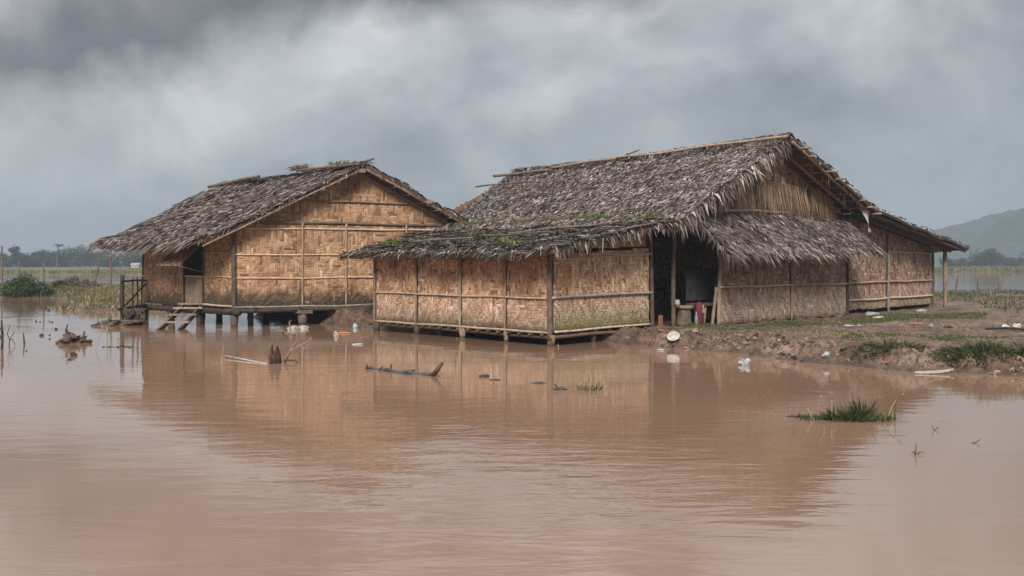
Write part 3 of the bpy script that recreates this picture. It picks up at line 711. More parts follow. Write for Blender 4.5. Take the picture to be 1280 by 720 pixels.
# wooden steps
A, B_ = at(213, 412), L2(0, 2.0, .5) + nl * .12
st = thing('wooden_steps', 'short flight of dark plank steps rising from the water to the smaller house', 'steps', A)
side = (B_ - A).normalized().cross(ZZ).normalized()
for sg in (-1, 1):
    m_ = MB(); d = (B_ - A); m_.box(A + d * .42 + side * (.26 * sg), d * .6, side * .03, ZZ * .07); m_.build('stringer', 'post', st)
for k, f in enumerate((.2, .52, .82, 1.02)):
    p = A.lerp(B_, f) + ZZ * .07; hd = V((B_.x - A.x, B_.y - A.y, 0)).normalized()
    m_ = MB(); m_.box(p, side * .4, hd * .11, ZZ * .02); m_.build('tread', 'batten_grey' if k % 2 == 0 else 'post_tan', st)

# railing and landing at the far corner of the smaller house
A = at(153, 405); dj = L2(-.0, 4.85, 0) + nl * .05; dj.z = 0
rl = thing('wooden_railing', 'dark pole railing of a small landing beside the smaller house', 'railing', A)
pole_part(rl, 'post', 'black_wood', V((A.x, A.y, -.4)), V((A.x, A.y, 1.42)), .055)
Bx = V((dj.x, dj.y, 0))
for z, e in ((1.24, .12), (.45, .35)):
    a_ = A + (A - Bx).normalized() * e; pole_part(rl, 'rail', 'black_wood', V((a_.x, a_.y, z)), V((Bx.x, Bx.y, z - .02)), .028 if z > 1 else .04)
pole_part(rl, 'brace', 'black_wood', V((A.x, A.y, .5)) + (Bx - A) * .05, V((Bx.x, Bx.y, 1.12)), .026)
for f in (.42, .62, .82):
    p = A.lerp(Bx, f); pole_part(rl, 'picket', 'black_wood', V((p.x, p.y, .42)), V((p.x, p.y, 1.34 + U(-.06, .06))), .022)
p = A.lerp(Bx, .88); pole_part(rl, 'post', 'black_wood', V((p.x, p.y + .1, -.4)), V((p.x, p.y + .1, .5)), .06)

# ------------------------------------------------------------------ things in the doorway
def lathe(mb, c, prof, seg=16, ax=None):
    n0 = len(mb.v)
    for r, z in prof:
        for k in range(seg):
            w_ = 2 * math.pi * k / seg; mb.v.append(c + V((r * math.cos(w_), r * math.sin(w_), z)))
    for i in range(len(prof) - 1):
        for k in range(seg):
            k2 = (k + 1) % seg; q = n0 + i * seg; mb.f.append((q + k, q + k2, q + seg + k2, q + seg + k))
    mb.f.append(tuple(n0 + k for k in range(seg))[::-1]); mb.f.append(tuple(n0 + (len(prof) - 1) * seg + k for k in range(seg)))
def inb(s, t): p = Q(s, t, 0); p.z = gz(p.x, p.y); return p
p = inb(5.32, -.12); can = thing('metal_canister', 'tall dark red canister standing in the doorway in front of the bench', 'canister', p)
mb = MB(); lathe(mb, p, [(.11, 0), (.12, .02), (.12, .54), (.115, .565), (.05, .57)]); mb.build('body', 'red', can, True)
mb = MB(); lathe(mb, p + ZZ * .57, [(.05, 0), (.05, .02), (.03, .025)]); mb.build('cap', 'red', can, True)
mb = MB(); mb.box(p + V((.09, -.085, .42)), V((.022, .02, 0)), V((.002, -.002, 0)), ZZ * .1); mb.build('paper_strip', 'white', can)
p = inb(5.0, .12); sto = thing('wooden_stool', 'low weathered block stool by the doorway post', 'stool', p)
mb = MB(); lathe(mb, p, [(.21, 0), (.2, .05), (.185, .3), (.19, .42)], 12); mb.build('body', 'post', sto)
mb = MB(); lathe(mb, p + ZZ * .42, [(.25, 0), (.26, .03), (.25, .06)], 12); mb.build('seat', 'post_tan', sto)
p = inb(5.08, -.2); bot = MB(); lathe(bot, p, [(.04, 0), (.045, .02), (.045, .2), (.018, .27), (.018, .33)], 10); tag(bot.build('glass_bottle', 'glass', None, True), 'small grey glass bottle on the ground between stool and red canister', 'bottle')
p = inb(6.25, .25); be = thing('wooden_bench', 'grey wooden bench with a broad upright back board inside the doorway', 'bench', p)
mb = MB(); mb.box(p + ZZ * .95 + UV * .25, VV * .56, UV * .025, ZZ * .36); mb.build('back_board', 'grey_wood', be)
mb = MB(); mb.box(p + ZZ * 1.32 + UV * .24, VV * .6, UV * .045, ZZ * .05); mb.build('top_rail', 'grey_wood', be)
mb = MB(); mb.box(p + ZZ * .5 - UV * .05, VV * .62, UV * .28, ZZ * .025); mb.build('seat', 'post', be)
for a_, c_ in ((-.5, -.27), (.5, -.27), (-.5, .18), (.5, .18)):
    m_ = MB(); m_.pole(p + VV * (a_ * 1.12) + UV * c_, p + VV * a_ + UV * c_ + ZZ * .48, .035); m_.build('leg', 'post_tan', be, True)
mb = MB(); mb.pole(Q(4.52, -.02, .85), Q(4.52, -.02, .72), .05, .07); q = mb.build('cloth_bundle', 'white', None, True); tag(q, 'small white bundle tied to the post in the open doorway', 'bundle')
p = inb(3.72, -.1); mb = MB(); mb.box(p + ZZ * .14, VV * .05, UV * .03, ZZ * .15); tag(mb.build('clay_brick', plain_mat('clay', (.22, .08, .045), (.33, .14, .08), .8)), 'reddish brick stood on end at the near side of the doorway', 'brick')
# grey sheet hanging off the roof edge
mb = MB(); p0 = Q(13.35, TR - .06, 3.42)
n0 = 0
for i in range(9):
    t = i / 8
    for k in range(4):
        s = (k / 3 - .5) * (.30 - .2 * abs(t - .6))
        mb.v.append(p0 + VV * (s + .28 * t) - ZZ * (.72 * t) + UV * (-.07 * math.sin(3 * s * 4 + t * 5) - .08 * t) )
for i in range(8):
    for k in range(3): q = i * 4 + k; mb.f.append((q, q + 1, q + 5, q + 4))
sh = mb.build('plastic_sheet', 'metal', None, True); tag(sh, 'pale grey sheet hanging from the edge of the larger roof', 'sheet')
md = sh.modifiers.new('t', 'SOLIDIFY'); md.thickness = .008

# ------------------------------------------------------------------ litter
def lump(c, l, w_, h, ang=0, seed=0, rough=.25, seg=10, rings=6):
    mb = MB(); ca, sa = math.cos(ang), math.sin(ang)
    for i in range(rings + 1):
        ph = math.pi * i / rings
        for k in range(seg):
            th = 2 * math.pi * k / seg; d = V((math.sin(ph) * math.cos(th), math.sin(ph) * math.sin(th), math.cos(ph)))
            r = 1 + rough * 2 * noise.noise(d * 1.7 + V((seed * 3.1, 0, 0))) + rough * noise.noise(d * 4 + V((seed, 5, 0)))
            x, y, z = d.x * l * r, d.y * w_ * r, d.z * h * r
            mb.v.append(c + V((x * ca - y * sa, x * sa + y * ca, z)))
    for i in range(rings):
        for k in range(seg): k2 = (k + 1) % seg; mb.f.append((i * seg + k, (i + 1) * seg + k, (i + 1) * seg + k2, i * seg + k2))
    return mb
def litter(name, label, cat, px, py, l, w_, h, mat, ang=0, water=False, rough=.3, group=None, smooth=False):
    p = at(px, py) if water else on(px, py)
    mb = lump(p + ZZ * (h * .45), l, w_, h, ang, int(px * 7 + py), rough)
    return tag(mb.build(name, mat, None, smooth), label, cat, group)
G_ = 'pieces of litter on the mud bank'
litter('paper_scrap', 'cream paper scrap nearest the awning wall on the muddy grass', 'litter', 1060, 408, .12, .07, .025, 'white', .1, group=G_)
litter('paper_scrap', 'pale scrap on the mud just beside the cream paper scrap', 'litter', 1075, 408, .07, .05, .03, 'white', .5, group=G_)
litter('plastic_wrapper', 'faded red wrapper lying on the mud bank', 'litter', 1146, 406, .13, .09, .05, plain_mat('faded_red', (.25, .07, .06), (.4, .15, .13)), .2, group=G_)
litter('plastic_cup', 'white plastic cup lying on the mud beside the red wrapper', 'litter', 1164, 409, .08, .06, .05, 'white', .9, group=G_)
litter('plastic_bag', 'pale blue bag on the mud near a dark branch', 'litter', 1257, 411, .1, .07, .06, 'bluish', .3, group=G_)
litter('plastic_bag', 'cream crumpled bag on the mud beside the pale blue bag', 'litter', 1271, 410, .11, .08, .06, plain_mat('cream', (.45, .36, .29), (.6, .5, .42)), .3, group=G_)
litter('paper_scrap', 'long white scrap under the battens of the lean-to wall', 'litter', 1098, 398, .26, .12, .05, 'white', .7, group=G_)
litter('rubble', 'grey rubble heap at the foot of the lean-to wall', 'rubble', 1090, 393, .35, .15, .05, 'grey', .7)
litter('tyre', 'pale ring half buried under the far end of the lean-to wall', 'tyre', 1152, 390, .32, .14, .07, 'grey', .7)
litter('driftwood_scrap', 'dark flat scrap of wood on the mud beyond the white cup', 'wood', 1185, 410, .13, .05, .04, 'black_wood', .1)
litter('plastic_can', 'grey can lying on the muddy shore', 'litter', 1034, 446, .1, .06, .05, 'grey', .5)
# dish, floating foam and bags
p = on(842, 426); mb = MB(); lathe(mb, V((0, 0, 0)), [(.05, 0), (.08, .008), (.14, .035), (.136, .042), (.075, .014)], 18)
o = mb.build('plastic_dish', 'white', None, True); o.location = p + ZZ * .06; o.rotation_euler = (math.radians(38), math.radians(-20), 0); tag(o, 'white plastic dish tipped on the bank below the doorway', 'dish')
litter('foam_scrap', 'flat white scrap floating by the bank below the dish', 'litter', 826, 438, .09, .05, .02, 'white', 0, True)
litter('plastic_bag', 'grey and black plastic bag floating off the muddy shore', 'litter', 931, 456, .1, .07, .07, 'grey', 0, True, .4)
p = at(1167, 467); mb = MB(); n = 14
for i in range(n + 1):
    t = i / n; x = -.31 + .62 * t; w_ = .06 * math.sin(math.pi * min(1, t * .9 + .08)) + .015; z = .008 + .05 * t ** 3
    for yy, zz in ((-w_, z), (w_, z), (w_, z + .022), (-w_, z + .022)): mb.v.append(p + V((x, yy, zz)))
for i in range(n):
    for e in range(4): q = 4 * i; mb.f.append((q + e, q + (e + 1) % 4, q + 4 + (e + 1) % 4, q + 4 + e))
mb.f.append((0, 3, 2, 1)); q = 4 * n; mb.f.append((q, q + 1, q + 2, q + 3))
tag(mb.build('foam_board', 'white'), 'long white board floating at the muddy shore', 'board')
litter('foam_scrap', 'white scrap in the shallows beside the long white board', 'litter', 1130, 463, .09, .04, .02, 'white', 0, True)
G_ = 'white bags under the smaller house'
litter('plastic_bag', 'white bag, first of two floating under the smaller house', 'litter', 366, 412, .15, .1, .06, 'white', 0, True, .35, G_)
litter('plastic_bag', 'white bag beside the stilt, second of two under the smaller house', 'litter', 379, 411, .15, .1, .055, 'white', .4, True, .35, G_)
litter('plastic_bottle', 'pale blue and white bottle at the water edge between the two houses', 'bottle', 444, 410, .06, .05, .09, 'bluish', 0, True)
litter('plastic_wrapper', 'orange wrapper floating between the two houses', 'litter', 431, 417, .17, .06, .025, 'orange', 0, True)
litter('foam_scrap', 'white scrap floating in front of the orange wrapper', 'litter', 447, 431, .12, .05, .02, 'white', .3, True)
litter('plastic_cup', 'tiny white cup at the water beside the orange wrapper', 'litter', 420, 420, .05, .04, .07, 'white', 0, True)

# ------------------------------------------------------------------ driftwood, stumps and sticks in the water
def stick(mb, pts, r0, r1, seg=6):
    n = len(pts); mb.tube(pts, [r0 + (r1 - r0) * i / (n - 1) for i in range(n)], seg)
A, B_ = at(457, 461), at(548, 471); lg = thing('driftwood_log', 'long grey log floating in front of the houses with one branch stub raised', 'log', A.lerp(B_, .5))
mb = MB(); pts = [A.lerp(B_, t) + V((0, .06 * math.sin(t * 9), .012 + .018 * math.sin(t * 23))) for t in np.linspace(0, 1, 14)]
mb.tube(pts, [.016, .03, .024, .036, .03, .026, .034, .042, .03, .038, .034, .04, .03, .02], 9); mb.build('trunk', 'dark_drift', lg, True)
for t, dx, h_, r in ((.93, .15, .21, .045), (.36, .01, .12, .02), (.03, -.02, .08, .02), (.2, .05, .06, .018), (.62, .09, .06, .022), (.7, -.06, .07, .02)):
    p = A.lerp(B_, t); mb = MB(); stick(mb, [p, p + V((dx * .5, 0, h_ * .5)), p + V((dx, .02, h_))], r, r * .55, 7); mb.build('branch_stub', 'black_wood', lg, True)
p = at(343, 454); sp_ = thing('tree_stump', 'splintered dark stump with a bare branch standing in the water', 'stump', p)
mb = MB()
for k in range(15):
    a_ = k * 2.4; r = .04 + .1 * (k % 4) / 4; q = p + V((r * math.cos(a_), r * math.sin(a_), -.1)); h_ = U(.22, .42)
    stick(mb, [q, q + V((U(-.02, .02), 0, h_ * .6)), q + V((U(-.05, .05), 0, h_))], .045, .012, 5)
mb.build('splinters', 'black_wood', sp_)
mb = MB(); b0 = p + V((.16, -.02, -.05))
for path in ([(0, 0), (.1, .25), (.16, .36), (.1, .52), (.0, .62), (-.14, .62)], [(.1, .25), (.22, .42), (.25, .6)], [(.1, .25), (.3, .36), (.42, .42), (.5, .5)], [(.16, .36), (.12, .6), (.1, .78), (.14, .8)], [(.0, .1), (.2, .1), (.4, -.08)], [(.3, .36), (.36, .3), (.4, .33)]):
    stick(mb, [b0 + V((x, .03 * math.sin(x * 9), z)) for x, z in path], .022, .009, 5)
mb.build('bare_branch', 'post_tan', sp_)
A, B_ = at(282, 447), at(334, 455); mb = MB(); stick(mb, [A + ZZ * .03, A.lerp(B_, .5) + ZZ * .015, B_ + ZZ * .0], .017, .015); tag(mb.build('floating_stick', 'white', None, True), 'pale bleached stick floating beside the splintered stump', 'stick')
p = at(92, 429); ms = thing('muddy_root', 'mud coated root ball with an upright twig in open water', 'root', p)
mb = lump(p + ZZ * .04, .25, .18, .15, 0, 3, .6, 26, 18); mb.build('root_ball', 'mudroot', ms)
mb = MB(); stick(mb, [p + V((-.13, 0, .1)), p + V((-.16, 0, .3)), p + V((-.13, 0, .42))], .04, .012); mb.build('twig', 'mudroot', ms); mb = MB(); stick(mb, [p + V((.2, 0, .1)), p + V((.24, 0, .26))], .03, .02); mb.build('twig', 'mudroot', ms); mb = MB(); stick(mb, [p + V((-.15, -.05, .02)), p + V((-.36, -.05, .02))], .04, .03)
mb.build('twig', 'mudroot', ms)
p = at(166, 406); mr = thing('muddy_root', 'dark knotted root lying at the foot of the railing post', 'root', p)
mb = lump(p + ZZ * .2, .22, .2, .26, 0, 8, .7, 26, 18); mb.build('root_ball', 'black_wood', mr)
mb = lump(p + V((-.32, -.3, .03)), .36, .14, .11, .2, 9, .7, 26, 18); mb.build('root_foot', 'mudroot', mr)
mb = MB(); stick(mb, [p + V((.1, 0, .1)), p + V((.33, 0, .2)), p + V((.32, 0, .38)), p + V((.22, 0, .4))], .04, .02); stick(mb, [p + V((-.5, -.3, 0)), p + V((-.56, -.3, .16)), p + V((-.5, -.3, .26))], .03, .012); mb.build('root_arm', 'mudroot', mr)
def twig(label, px, py, paths, r=.012, mat='black_wood', sc=1.):
    p = at(px, py); mb = MB()
    for path in paths: stick(mb, [p + V((x * sc, y_ * sc, z * sc)) for x, y_, z in path], r, r * .55, 5)
    return tag(mb.build('bare_twig', mat), label, 'twig', None)
twig('stout bare sapling standing in the water at the edge of the view', 2, 436, [[(0, 0, -.1), (.02, 0, .3), (0, 0, .58)], [(0, 0, .2), (-.1, 0, .35)], [(.02, 0, .3), (.0, 0, .4), (-.08, 0, .45)]], .03)
twig('forked thin twig rising from the water beside the stout sapling', 11, 432, [[(0, 0, -.05), (.02, 0, .12), (.12, 0, .3)], [(.02, 0, .12), (-.03, 0, .25), (.03, 0, .45)], [(.02, 0, .12), (.07, 0, .14), (.14, 0, .02)]], .012)
twig('short pointed dark stub in pale water', 31, 430, [[(0, 0, -.05), (-.02, 0, .12), (-.03, 0, .24)]], .022)
twig('tall thin twig bent at the tip near the floating green leaves', 118, 438, [[(0, 0, -.05), (.1, 0, .25), (.17, 0, .45), (.1, 0, .65)]], .01, 'batten_grey')
twig('slender forked twig behind the floating green leaves', 134, 430, [[(0, 0, -.05), (0, 0, .3), (.05, 0, .42), (.15, 0, .5)], [(0, 0, .3), (-.03, 0, .4)]], .012, 'batten_grey')
twig('hair thin reed standing alone before the smaller house', 277, 455, [[(0, 0, -.05), (.01, 0, .15), (.03, 0, .32)]], .007, 'batten_grey')
twig('thin crooked twig by the stilts of the larger house', 570, 456, [[(0, 0, -.05), (-.02, 0, .12), (.01, 0, .22)]], .006)
twig('small forked sprig standing in open water at the grey side', 1145, 568, [[(0, 0, -.03), (.0, 0, .1)], [(0, 0, -.03), (-.02, 0, .03), (-.04, 0, .01)], [(0, 0, -.03), (.03, 0, .02), (.07, 0, .02)]], .006)
twig('tiny bent sprig in open grey water', 1221, 554, [[(-.05, 0, .0), (0, 0, .01), (.03, 0, .04)]], .005)
twig('lone dark sprig before the wall under the awning', 1037, 477, [[(0, 0, -.03), (.0, 0, .1)]], .008)
twig('dark bent sprig just behind the grass clump', 1168, 538, [[(.04, 0, .03), (0, 0, 0), (-.03, 0, .06)]], .006)
# floating bits
dots = [(45, 402, .06), (50, 403, .05), (62, 402, .05), (65, 403, .06), (70, 412, .09), (52, 420, .1), (62, 419, .05), (62, 424, .05), (92, 445, .14), (87, 450, .06), (33, 439, .04), (61, 388, .12), (57, 386, .1), (45, 391, .05), (20, 389, .05)]
for px, py, r in dots:
    o = litter('floating_debris', 'small dark bit of debris afloat on pale water before the grassy islet', 'debris', px, py, r * .55, r * .3, r * .35, 'black_wood', 0, True, .3, 'bits of debris afloat before the islet')
litter('floating_debris', 'dark bark piece floating beyond the raised end of the long log', 'debris', 606, 471, .08, .04, .025, 'black_wood', 0, True)
litter('floating_debris', 'pale thin scrap floating beside the dark bark piece', 'debris', 619, 475, .09, .03, .012, 'grey_wood', 0, True)
litter('floating_debris', 'grey flat scrap floating midway between bark piece and flowering weed', 'debris', 673, 479, .1, .04, .015, 'grey_wood', 0, True)
p = at(700, 487); mb = lump(p + ZZ * .01, .1, .05, .025, 0, 4, .35); stick(mb, [p + V((-.03, 0, 0)), p + V((-.07, 0, .08))], .018, .012); tag(mb.build('floating_debris', 'grey_wood'), 'pale scrap with a dark upright stub beside the flowering weed', 'debris')

# ------------------------------------------------------------------ plants
def tuft(mb, c, n, r, h, w_=(.008, .018), lean=.5, droop=.35, flat=1.):
    for k in range(n):
        a_ = U(0, 6.283); q = r * math.sqrt(rnd.random()); p = c + V((q * math.cos(a_), q * math.sin(a_) * flat, 0))
        d = V((math.cos(a_) * lean * U(.2, 1) + U(-.3, .3), math.sin(a_) * lean * U(.2, 1) + U(-.3, .3), 1)).normalized()
        mb.blade(p, d, d.cross(V((U(-1, 1), U(-1, 1), .1))).normalized(), h * U(.45, 1.15), U(*w_), U(.1, droop), 3)
p = at(1062, 524); gc = thing('grass_clump', 'dark green grass clump with thin seed stems rising from open water', 'grass', p)
mb = MB(); tuft(mb, p - ZZ * .02, 700, .3, .17, (.006, .014), 1.1, .7, .6); tuft(mb, p - ZZ * .01, 160, .2, .27, (.006, .013), .7, .6, .6); tuft(mb, p + V((.14, 0, 0)), 120, .07, .34, (.006, .013), .5, .5, .6)
tuft(mb, p + V((-.42, .02, -.02)), 120, .18, .1); tuft(mb, p + V((.3, 0, -.02)), 160, .2, .13); mb.build('foliage', 'grass_dark', gc)
mb = MB()
for x, h_, l in ((-.15, .3, -.05), (-.26, .26, -.06), (.42, .22, .1), (.3, .28, .3), (-.2, .2, 0), (-.42, .12, -.05), (.5, .18, .02)):
    stick(mb, [p + V((x, 0, 0)), p + V((x + l * .5, 0, h_ * .6)), p + V((x + l, 0, h_))], .006, .005, 4)
tuft(mb, p - ZZ * .02, 130, .36, .15, (.005, .011), 1.3, .9, .6); mb.build('stems', 'grass_dry', gc)
for x, z in ((-.2, .3), (-.32, .26), (-.2, .2), (.6, .28), (-.47, .12)):
    mb = lump(p + V((x, 0, z)), .010, .010, .008, 0, 1, .1, 7, 4); mb.build('flower_head', 'white', gc)
litter('floating_debris', 'thin dark mat of debris trailing from the grass clump', 'debris', 1010, 521, .25, .03, .01, 'black_wood', 0, True)
p = at(738, 487); fw = thing('flowering_weed', 'small pale flowering weed rising from the water before the corner post', 'weed', p)
mb = MB(); tuft(mb, p - ZZ * .02, 70, .16, .17, (.006, .012), .7); mb.build('foliage', 'grass', fw)
mb = MB()
for x, h_ in ((-.1, .2), (-.02, .26), (.06, .24), (.12, .17), (.18, .12)): stick(mb, [p + V((x, 0, 0)), p + V((x + .03, 0, h_ * .6)), p + V((x, 0, h_))], .005, .004, 4)
mb.build('stems', 'straw_yellow', fw)
for x, z in ((-.02, .27), (.07, .25), (.13, .18), (-.1, .2)): lump(p + V((x, 0, z)), .013, .013, .008, 0, 1, .2, 7, 4).build('flower_head', 'straw_yellow', fw)
p = at(152, 434); mb = MB()
for cx, n, sz in ((0, 26, .13), (.17, 12, .09), (-.2, 9, .08), (-.34, 8, .07), (.28, 6, .06)):
    for k in range(n):
        q = p + V((cx + U(-.06, .06), U(-.08, .08), -.01)); d = V((U(-1, 1), U(-.7, .7), U(.2, 1.3))).normalized()
        mb.blade(q, d, d.cross(V((U(-.4, .4), -1, U(-.3, .6)))).normalized(), sz * U(.5, 1.1), sz * U(.3, .6), .4, 3)
tag(mb.build('water_plant', 'weed'), 'bright green floating leaves on the water near the railing', 'water plant')
# tufts on the bank lip
for px, py, r, h_, n, lb in ((1112, 438, .42, .36, 700, 'dense green grass tuft on the bank lip below the lean-to post'), (1224, 441, .5, .42, 1000, 'broad tall grass tuft on the bank lip, bigger than its neighbour'), (1283, 444, .36, .36, 500, 'grass tuft on the bank lip cut off by the picture edge')):
    p = on(px, py); mb = MB()
    for k in range(int(n * 1.6)):
        a_ = U(0, 6.283); q_ = rnd.random() ** .6; q = p + V((r * 1.5 * q_ * math.cos(a_), r * .7 * q_ * math.sin(a_), 0)); q.z = gz(q.x, q.y) - .01
        if q.z < .05: continue
        d = V((math.cos(a_) * q_ * .9 + U(-.5, .5), math.sin(a_) * q_ * .6 + U(-.5, .3), U(.5, 1))).normalized()
        mb.blade(q, d, d.cross(V((U(-1, 1), U(-1, 1), .1))).normalized(), h_ * (1.05 - .75 * q_) * U(.35, 1.2) * (1.6 if rnd.random() < .06 else 1), U(.006, .016), U(.2, .7), 3)
    tag(mb.build('grass_tuft', 'grass_dark'), lb, 'grass', 'grass tufts on the bank lip')
def field(label, poly, n, h_, mat, w_=(.008, .018), lo=.02, thr=-.2, name='grass', lean=.35, sc=1.1, pixel=True):
    pts = [on(*q).xy for q in poly] if pixel else [V(q) for q in poly]
    x0, x1 = min(p.x for p in pts), max(p.x for p in pts); y0, y1 = min(p.y for p in pts), max(p.y for p in pts)
    Xs = np.array([U(x0, x1) for _ in range(n * 3)]); Ys = np.array([U(y0, y1) for _ in range(n * 3)])
    ok = sdist(Xs, Ys, [tuple(p) for p in pts]); mb = MB(); c = 0
    for x, y, o_ in zip(Xs, Ys, ok):
        if o_ < 0 or c > n: continue
        z = gz(x, y)
        if z < lo or noise.noise(V((x * sc, y * sc, 2))) < thr: continue
        d = V((U(-lean, lean), U(-lean, lean), 1)).normalized(); hh = h_ * U(.4, 1.2) * (.7 + .6 * abs(noise.noise(V((x * .8, y * .8, 7)))))
        mb.blade(V((x, y, z - .01)), d, d.cross(V((U(-1, 1), U(-1, 1), .1))).normalized(), hh, U(*w_), U(.1, .4)); c += 1
    return tag(mb.build(name, mat), label, 'grass', None, 'stuff')
field('short green grass along the foot of the house walls', [(858, 405), (905, 406), (1060, 399), (1100, 393), (1235, 390), (1232, 399), (1130, 402), (1060, 408), (930, 413), (852, 411)], 16000, .11, 'grass', thr=-.25)
field('thin olive grass on the lip of the mud bank', [(868, 412), (1000, 413), (1062, 412), (1068, 420), (960, 424), (880, 424), (820, 418)], 5000, .07, 'grass_dry', thr=-.1)
field('dark sprouts of grass along the muddy waterline', [(880, 424), (1000, 430), (1120, 438), (1300, 446), (1300, 460), (1110, 452), (990, 444), (880, 434)], 2600, .09, 'grass_dark', thr=.05, lean=.8, lo=.06, sc=2.2)
field('low weeds on the rim of the mud bank', [(1040, 440), (1100, 436), (1300, 440), (1300, 462), (1180, 456), (1060, 448)], 3500, .16, 'grass_dark', thr=.08, lean=.8, lo=.15)
field('short grass strip midway across the mud', [(1060, 418), (1180, 420), (1300, 424), (1300, 434), (1150, 430), (1050, 424)], 2500, .10, 'grass', thr=.0, lean=.6)
field('sparse grass on the trodden mud', [(1060, 411), (1280, 400), (1300, 440), (1060, 432)], 2200, .09, 'grass', thr=.12)
field('tall weeds along the far edge of the mud bank', [(1170, 364), (1300, 362), (1320, 392), (1240, 388), (1215, 378), (1168, 377)], 9000, .3, 'grass_dark', (.012, .03), thr=-.35, sc=.5, lean=.75)
field('lighter weeds among the tall ones at the far edge of the bank', [(1170, 362), (1300, 360), (1320, 390), (1240, 386), (1215, 377), (1168, 375)], 3000, .38, 'grass', (.012, .028), thr=.05, sc=.6, lean=.6)
field('sparse grass on the mud heap between the houses', [(408, 396), (470, 390), (470, 396), (420, 402)], 700, .08, 'grass', thr=-.2)
ip = [(x, y) for x, y in ISLE]
field('dry tan and green grass covering the islet', ip, 26000, .36, 'grass_dry', (.015, .04), lean=.8, thr=-.45, sc=.35, pixel=False, lo=.05)
field('green grass among the dry stalks of the islet', [(-60, 52), (-30, 46), (-19, 42), (-17, 34), (-14, 34), (-12, 44), (-20, 60), (-60, 72)], 9000, .4, 'grass', (.015, .035), thr=.02, sc=.3, pixel=False, lo=.05)
field('dense tan stalks on the near end of the islet', [(-17.2, 33.1), (-15.0, 33.1), (-13.4, 35.4), (-12.4, 42), (-16, 52), (-26, 52), (-20.5, 43), (-18.2, 38)], 12000, .38, 'grass_dry', (.015, .04), lean=.8, thr=-.6, sc=.35, pixel=False, lo=-.03)
field('green grass on the near shore of the islet', [(-44, 46.5), (-31, 45.3), (-26, 46), (-21.2, 44), (-19, 39.5), (-21, 48), (-40, 52)], 6000, .34, 'grass', (.015, .035), thr=-.5, sc=.35, pixel=False, lo=-.03)
# bush on the islet
def leafy(mb, c, rx, ry, rz, n, leaf, seed=0, hollow=.45):
    R = random.Random(seed); k = 0
    while k < n:
        d = V((R.gauss(0, 1), R.gauss(0, 1), R.gauss(0, 1))).normalized(); q = hollow + (1 - hollow) * R.random() ** .6
        q *= 1 + .45 * noise.noise(d * 1.8 + V((seed * 2.3, 0, 0)))
        p = c + V((d.x * rx * q, d.y * ry * q, d.z * rz * q)); k += 1
        if noise.noise(p * (1.6 / max(rx, .5)) + V((seed, 0, 0))) > .38: continue
        a_ = V((R.gauss(0, 1), R.gauss(0, 1), R.gauss(0, .7))).normalized(); b2 = a_.cross(V((R.gauss(0, 1), R.gauss(0, 1), R.gauss(0, 1)))).normalized(); l = leaf * R.uniform(.5, 1.2)
        mb.quad(p - a_ * l, p - b2 * l * .5, p + a_ * l, p + b2 * l * .5)
p = on(28, 371, .3); bu = thing('bush', 'rounded dark green bush on the islet', 'bush', p)
mb = MB()
for dx, dy, r, h_ in ((0, 0, .9, .62), (-.7, .3, .6, .45), (.75, .2, .6, .42), (.2, -.2, .6, .7), (1.2, .1, .4, .3)): leafy(mb, p + V((dx, dy, h_ * .75)), r, r * .8, h_, 1000, .07, int(dx * 10 + 20))
mb.build('foliage', 'bush', bu)
mb = MB()
for k in range(7): stick(mb, [p, p + V((U(-.5, .5), U(-.3, .3), .4)), p + V((U(-.9, .9), U(-.4, .4), U(.7, 1.)))], .025, .008, 5)
mb.build('stem', 'bark', bu)
# dark heaps at the back of the islet
for px, w_, h_, mt, lb in ((75, .5, .24, 'mudroot', 'low reddish brown heap at the back of the islet'), (91, .5, .36, 'black_wood', 'tallest dark heap at the back of the islet'), (108, .6, .3, 'black_wood', 'rounded dark heap beside the tallest one on the islet')):
    d = 50; p = V(((px - 640) / F * d, d, .1)); p.z = gz(p.x, p.y)
    o = tag(lump(p + ZZ * h_ * .5, w_, .4, h_ * 1.25, 0, px, .5, 26, 18).build('earth_heap', 'mudroot' if mt == 'mudroot' else plain_mat('dark_earth', (.035, .025, .022), (.085, .06, .05), .9, 6)), lb, 'heap', 'dark heaps on the islet')
# poles
def post(name, label, px, ytop, ybase, r, d=None, lean=0., mat='post', grp=None):
    if d: p = V(((px - 640) / F * d, d, 0)); p.z = max(gz(p.x, p.y), -.2)
    else: p = on(px, ybase)
    zt = H - (ytop - HZ) * p.y / F; m_ = MB(); m_.pole(p - ZZ * .2, V((p.x + lean, p.y, zt)), r, r * .85, .02)
    return tag(m_.build(name, mat, None, True), label, 'post', grp)
GL = 'posts standing along the islet'
post('wooden_pole', 'tall pole beyond the bush at the edge of the view', 2.5, 307, 0, .06, 62, grp=GL)
post('fence_post', 'short post behind the bush', 24, 327, 0, .05, 52, grp=GL)
post('fence_post', 'thin post between the bush and the reddish heap', 54.5, 329, 0, .045, 48, grp=GL)
post('fence_post', 'slanting post leaning over the dark heaps', 115, 329, 0, .04, 50, .42, grp=GL)
post('wooden_pole', 'tall pale pole under the eave of the smaller house', 138.5, 306, 0, .05, 46, grp=GL)
post('fence_post', 'very thin stake just before the dark heaps', 90, 340, 0, .025, 56, .2, grp=GL)
GR_ = 'fence posts in the weeds beyond the mud bank'
post('fence_post', 'slanting fence post nearest the larger house in the weeds', 1193, 344, 0, .055, 50, .22, grp=GR_)
post('fence_post', 'upright fence post midway along the weeds', 1222, 348, 0, .05, 50, grp=GR_)
post('fence_post', 'dark fence post in the thickest weeds', 1249, 347, 0, .065, 50, .03, grp=GR_)
post('fence_post', 'crooked dark fence post at the picture edge in the weeds', 1279, 362, 0, .06, 46, .12, grp=GR_)
